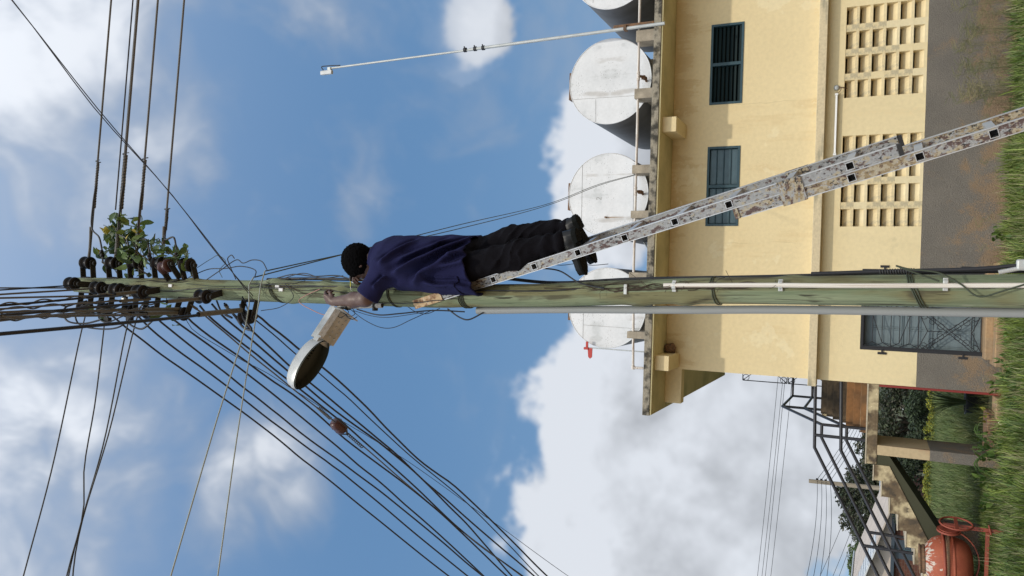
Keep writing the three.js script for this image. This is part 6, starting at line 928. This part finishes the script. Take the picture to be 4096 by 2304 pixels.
tree('dark_tree', 'broad dark leaved tree rising behind the stair rails', -14.0, -40, -2.2, 6.15, 3.1, 2.3, 90, 260, 0.13, darkG);
tree('dark_tree', 'darker round tree crown just behind the stair landing', -10.7, -42, -2.2, 5.4, 2.2, 1.9, 56, 230, 0.13, darkG);
tree('green_tree', 'brighter green tree above the white roof at the left edge', -20.4, -45, -2.4, 5.9, 2.8, 2.0, 70, 220, 0.13, midG);
tree('dark_tree', 'dark tree seen through the opening under the landing', -5.9, -24, -1.6, 3.9, 1.9, 1.5, 60, 170, 0.09, darkG); tree('dark_tree', 'dark tree nearest the building seen under the landing', -3.6, -27, -1.8, 4.3, 1.7, 1.6, 36, 140, 0.09, darkG);
function bush(name, label, x0, x1, z, y0, h, tints, leaf, per, cat = 'hedge') { const cl = [], n = Math.ceil((x1 - x0) / (h * 0.35)); for (let i = 0; i < n; i++) for (let k = 0; k < 3; k++) cl.push([lerp(x0, x1, (i + rnd()) / n), y0 + h * rr(0.25, 0.85), z + rr(-0.4, 0.4), h * rr(0.22, 0.36)]); const g = thing(name, label, cat, [(x0 + x1) / 2, y0, z], 'hedges beyond the field'); part('foliage', foliage(cl, per, leaf, tints), crownMat, g); for (let i = 0; i < 5; i++) { const x = lerp(x0, x1, (i + 0.5) / 5); part('stem', tube([[x, y0 - 0.3, z], [x + 0.05, y0 + h * 0.4, z]], 0.03, 5, 6), M.bark, g); } }
bush('dark_hedge', 'dark green bushes in the gap below the lower stair flight', -8.6, -5.2, -14.5, 0.0, 1.45, [[0.022, 0.036, 0.014], [0.034, 0.054, 0.02]], 0.06, 190); bush('dark_hedge', 'dark green bushes behind the potted plant under the landing', -6.4, -3.6, -15.5, 0.0, 1.05, [[0.026, 0.044, 0.016], [0.04, 0.065, 0.022]], 0.06, 190);
bush('yellow_hedge', 'low row of yellow leaved shrubs along the edge of the field', -8.4, -3.4, -13.6, 0.05, 0.42, [[0.36, 0.33, 0.025], [0.22, 0.25, 0.03], [0.12, 0.16, 0.03]], 0.035, 150);
// far houses
M.brick = std({ map: tex(512, 512, 1.6, (x, y) => { const r = Math.floor(y / 0.085), m = (y / 0.085) % 1, c = ((x / 0.24) + (r % 2) * 0.5) % 1; return m < 0.13 || c < 0.06 ? [0.28, 0.22, 0.17] : mulc([0.20, 0.085, 0.055], 1 + 0.45 * noise3(Math.floor(x / 0.24 + (r % 2) * 0.5) * 3.1, r * 1.7, 5) + 0.2 * fbm(x * 20, y * 20, 6, 3)); }), roughness: 0.92 });
M.brickDark = std({ map: M.brick.map, color: lin(0.5, 0.42, 0.40), roughness: 0.92 });
M.beige = std({ map: tex(256, 256, 2, (x, y) => mulc([0.50, 0.43, 0.37], 1 + 0.25 * fbm(x * 3, y * 3, 113, 5))), roughness: 0.9 });
M.roofSheet = std({ map: tex(256, 256, 2, (x, y) => mulc([0.60, 0.62, 0.63], 1 + 0.25 * fbm(x * 2, y * 2, 114, 5))), roughness: 0.5 });
M.steelBlue = std({ color: lin(0.045, 0.065, 0.085), roughness: 0.3 });
{
  const t = thing('brick_house', 'brick house with white sheet roof and blue windows left of the stairs', 'house', [-11.5, -1.4, -19]), z = -16;
  part('wall', box(-14, -8.25, -1.6, 1.22, z - 7.5, z), M.brickDark, t);
  part('fascia', rbox(-14, -8.15, 1.2, 1.32, z - 0.1, z + 0.18, 0.01), M.steelBlue, t);
  part('gable', poly([[-14, 1.32], [-8.1, 1.32], [-8.1, 1.40], [-9.35, 1.80], [-12.0, 2.62], [-14, 2.1]], null, z - 7, z + 0.02), M.beige, t);
  const roof = (x0, y0, x1, y1, n, dp = 7.8, m = M.roofSheet) => part(n, (() => { const g = bar(V((x0 + x1) / 2, (y0 + y1) / 2, z + 0.55), V((x0 + x1) / 2, (y0 + y1) / 2, z - dp), Math.hypot(x1 - x0, y1 - y0), 0.05, V(x1 - x0, y1 - y0, 0).normalize()); return g; })(), m, t);
  roof(-12.2, 2.70, -9.3, 1.78, 'roof', 1.6); roof(-9.28, 1.80, -7.95, 1.39, 'lower_roof', 1.2, M.beige); roof(-14.6, 2.0, -12.18, 2.70, 'roof');
  for (let k = 0; k < 12; k++) part('roof_rib', bar(V(lerp(-12.1, -9.35, k / 11), lerp(2.70, 1.83, k / 11), z + 0.55), V(lerp(-12.1, -9.35, k / 11), lerp(2.70, 1.83, k / 11), z - 1.6), 0.025, 0.03, V(1, 0, 0)), M.roofSheet, t);
  for (const [a, b] of [[-9.82, -9.12], [-11.9, -10.9]]) { const w = part('window', box(a, b, 0.45, 1.18, z - 0.02, z + 0.03), M.steelBlue, t); part('window_bar', merge([box((a + b) / 2 - 0.02, (a + b) / 2 + 0.02, 0.46, 1.17, z + 0.031, z + 0.05), box(a, b, 0.85, 0.88, z + 0.031, z + 0.045)]), M.tealPale, w); part('sill', box(a - 0.05, b + 0.05, 0.40, 0.45, z, z + 0.08), M.beige, w); }
  part('bracket', bar(V(-9.36, 1.55, z + 0.5), V(-9.36, 1.80, z + 0.5), 0.1, 0.1), M.iron, t);
}
{
  const t = thing('low_brick_house', 'low brick house with pale gable half hidden behind the far pole', 'house', [-10.5, -1.6, -25]), z = -24;
  part('wall', box(-12, -9.2, -1.9, 1.25, z - 4, z), M.brick, t); part('gable', poly([[-12, 1.25], [-9.2, 1.25], [-9.5, 1.62], [-12, 1.62]], null, z - 4, z + 0.03), M.beige, t); part('roof', box(-12.3, -9.0, 1.62, 1.68, z - 4.3, z + 0.3), M.roofSheet, t); part('window', box(-10.1, -9.75, -0.1, 0.12, z, z + 0.03), M.steelBlue, t);
}
{
  const t = thing('gabled_house', 'red brick house with pale pointed gable seen under the landing', 'house', [-5.0, -2.0, -36]), z = -34;
  part('wall', box(-6.15, -3.4, -2.3, 0.65, z - 5, z), M.brick, t); part('gable', poly([[-6.8, 0.62], [-3.2, 0.62], [-3.2, 1.9], [-5.2, 1.35]], null, z - 5, z + 0.05), M.beige, t); part('roof', (() => bar(V(-4.9, 1.25, z + 0.4), V(-4.9, 1.25, z - 5.3), 4.2, 0.08, V(0.93, 0.36, 0)))(), M.roofSheet, t);
}
// far poles and lines
{
  const t = thing('far_pole', 'distant weathered pole with four small insulators beyond the stairs', 'pole', [-9.55, -1.5, -26]);
  part('shaft', rod(V(-9.52, -1.8, -26), V(-9.70, 4.92, -26), 0.14, 12, 0.10), std({ map: M.bark.map, color: lin(2.6, 2.9, 2.9), roughness: 0.95 }), t);
  for (const y of [4.53, 4.33, 4.13, 3.92]) { part('insulator', rod(V(-9.56, y - 0.05, -26), V(-9.56, y + 0.06, -26), 0.05, 8), M.porcelain, t); part('insulator_arm', rod(V(-9.7, y, -26), V(-9.56, y, -26), 0.02, 6), M.strap, t); }
  part('street_lamp', merge([rod(V(-10.0, 3.5, -25.8), V(-10.3, 3.75, -25.6), 0.02, 6), rbox(-10.35, -10.2, 3.45, 3.6, -25.7, -25.5, 0.02)]), M.tankWhite, t);
  [4.53, 4.33, 4.13, 3.92].forEach((y, i) => { wire('far_wire', sagged([-9.62, y, -26], [[-15.2, 6.2, -4], [-15.4, 5.9, -4], [-15.6, 5.6, -4], [-15.8, 5.3, -4]][i], 0.9, 18), 0.011, M.wireGrey, `distant line from the far pole towards the left edge, ${nth[i]} from the top`, 'distant lines from the far pole'); wire('far_wire', sagged([-9.56, y, -26], [-8.6, y - 1.5, -60], 0.5, 8), 0.012, M.wireGrey, `distant line from the far pole running away behind the stairs, ${nth[i]} from the top`, 'distant lines running away'); });
}
tag(part('thin_far_pole', rod(V(-5.66, -2, -30), V(-5.78, 2.6, -30), 0.10, 10, 0.08), M.galv), 'thin grey pole seen through the opening under the landing', 'pole');
[[5.35, 5.87], [5.16, 5.72], [5.12, 5.57], [4.82, 5.41]].forEach(([a, b], i) => wire('sky_wire', sagged([3.0, a - 0.3, -15], [-16, b + 0.42, -15], 0.10, 16), 0.009, M.wireDark, `thin dark line crossing the sky behind the building corner, ${nth[i]} from the top`, 'lines crossing behind the building'));
[[[-9.0, 2.7, -22], [-17, 6.6, -12]], [[-9.4, 2.3, -24], [-17, 6.0, -12]], [[-9.4, 2.2, -24], [-17.2, 5.6, -12]]].forEach(([a, b], i) => wire('slanting_wire', sagged(a, b, 0.25, 10), 0.009, M.wireGrey, `thin wire slanting up to the left edge above the tree, ${nth[i]} from the top`, 'wires slanting above the tree'));

renderer.render(scene, camera);
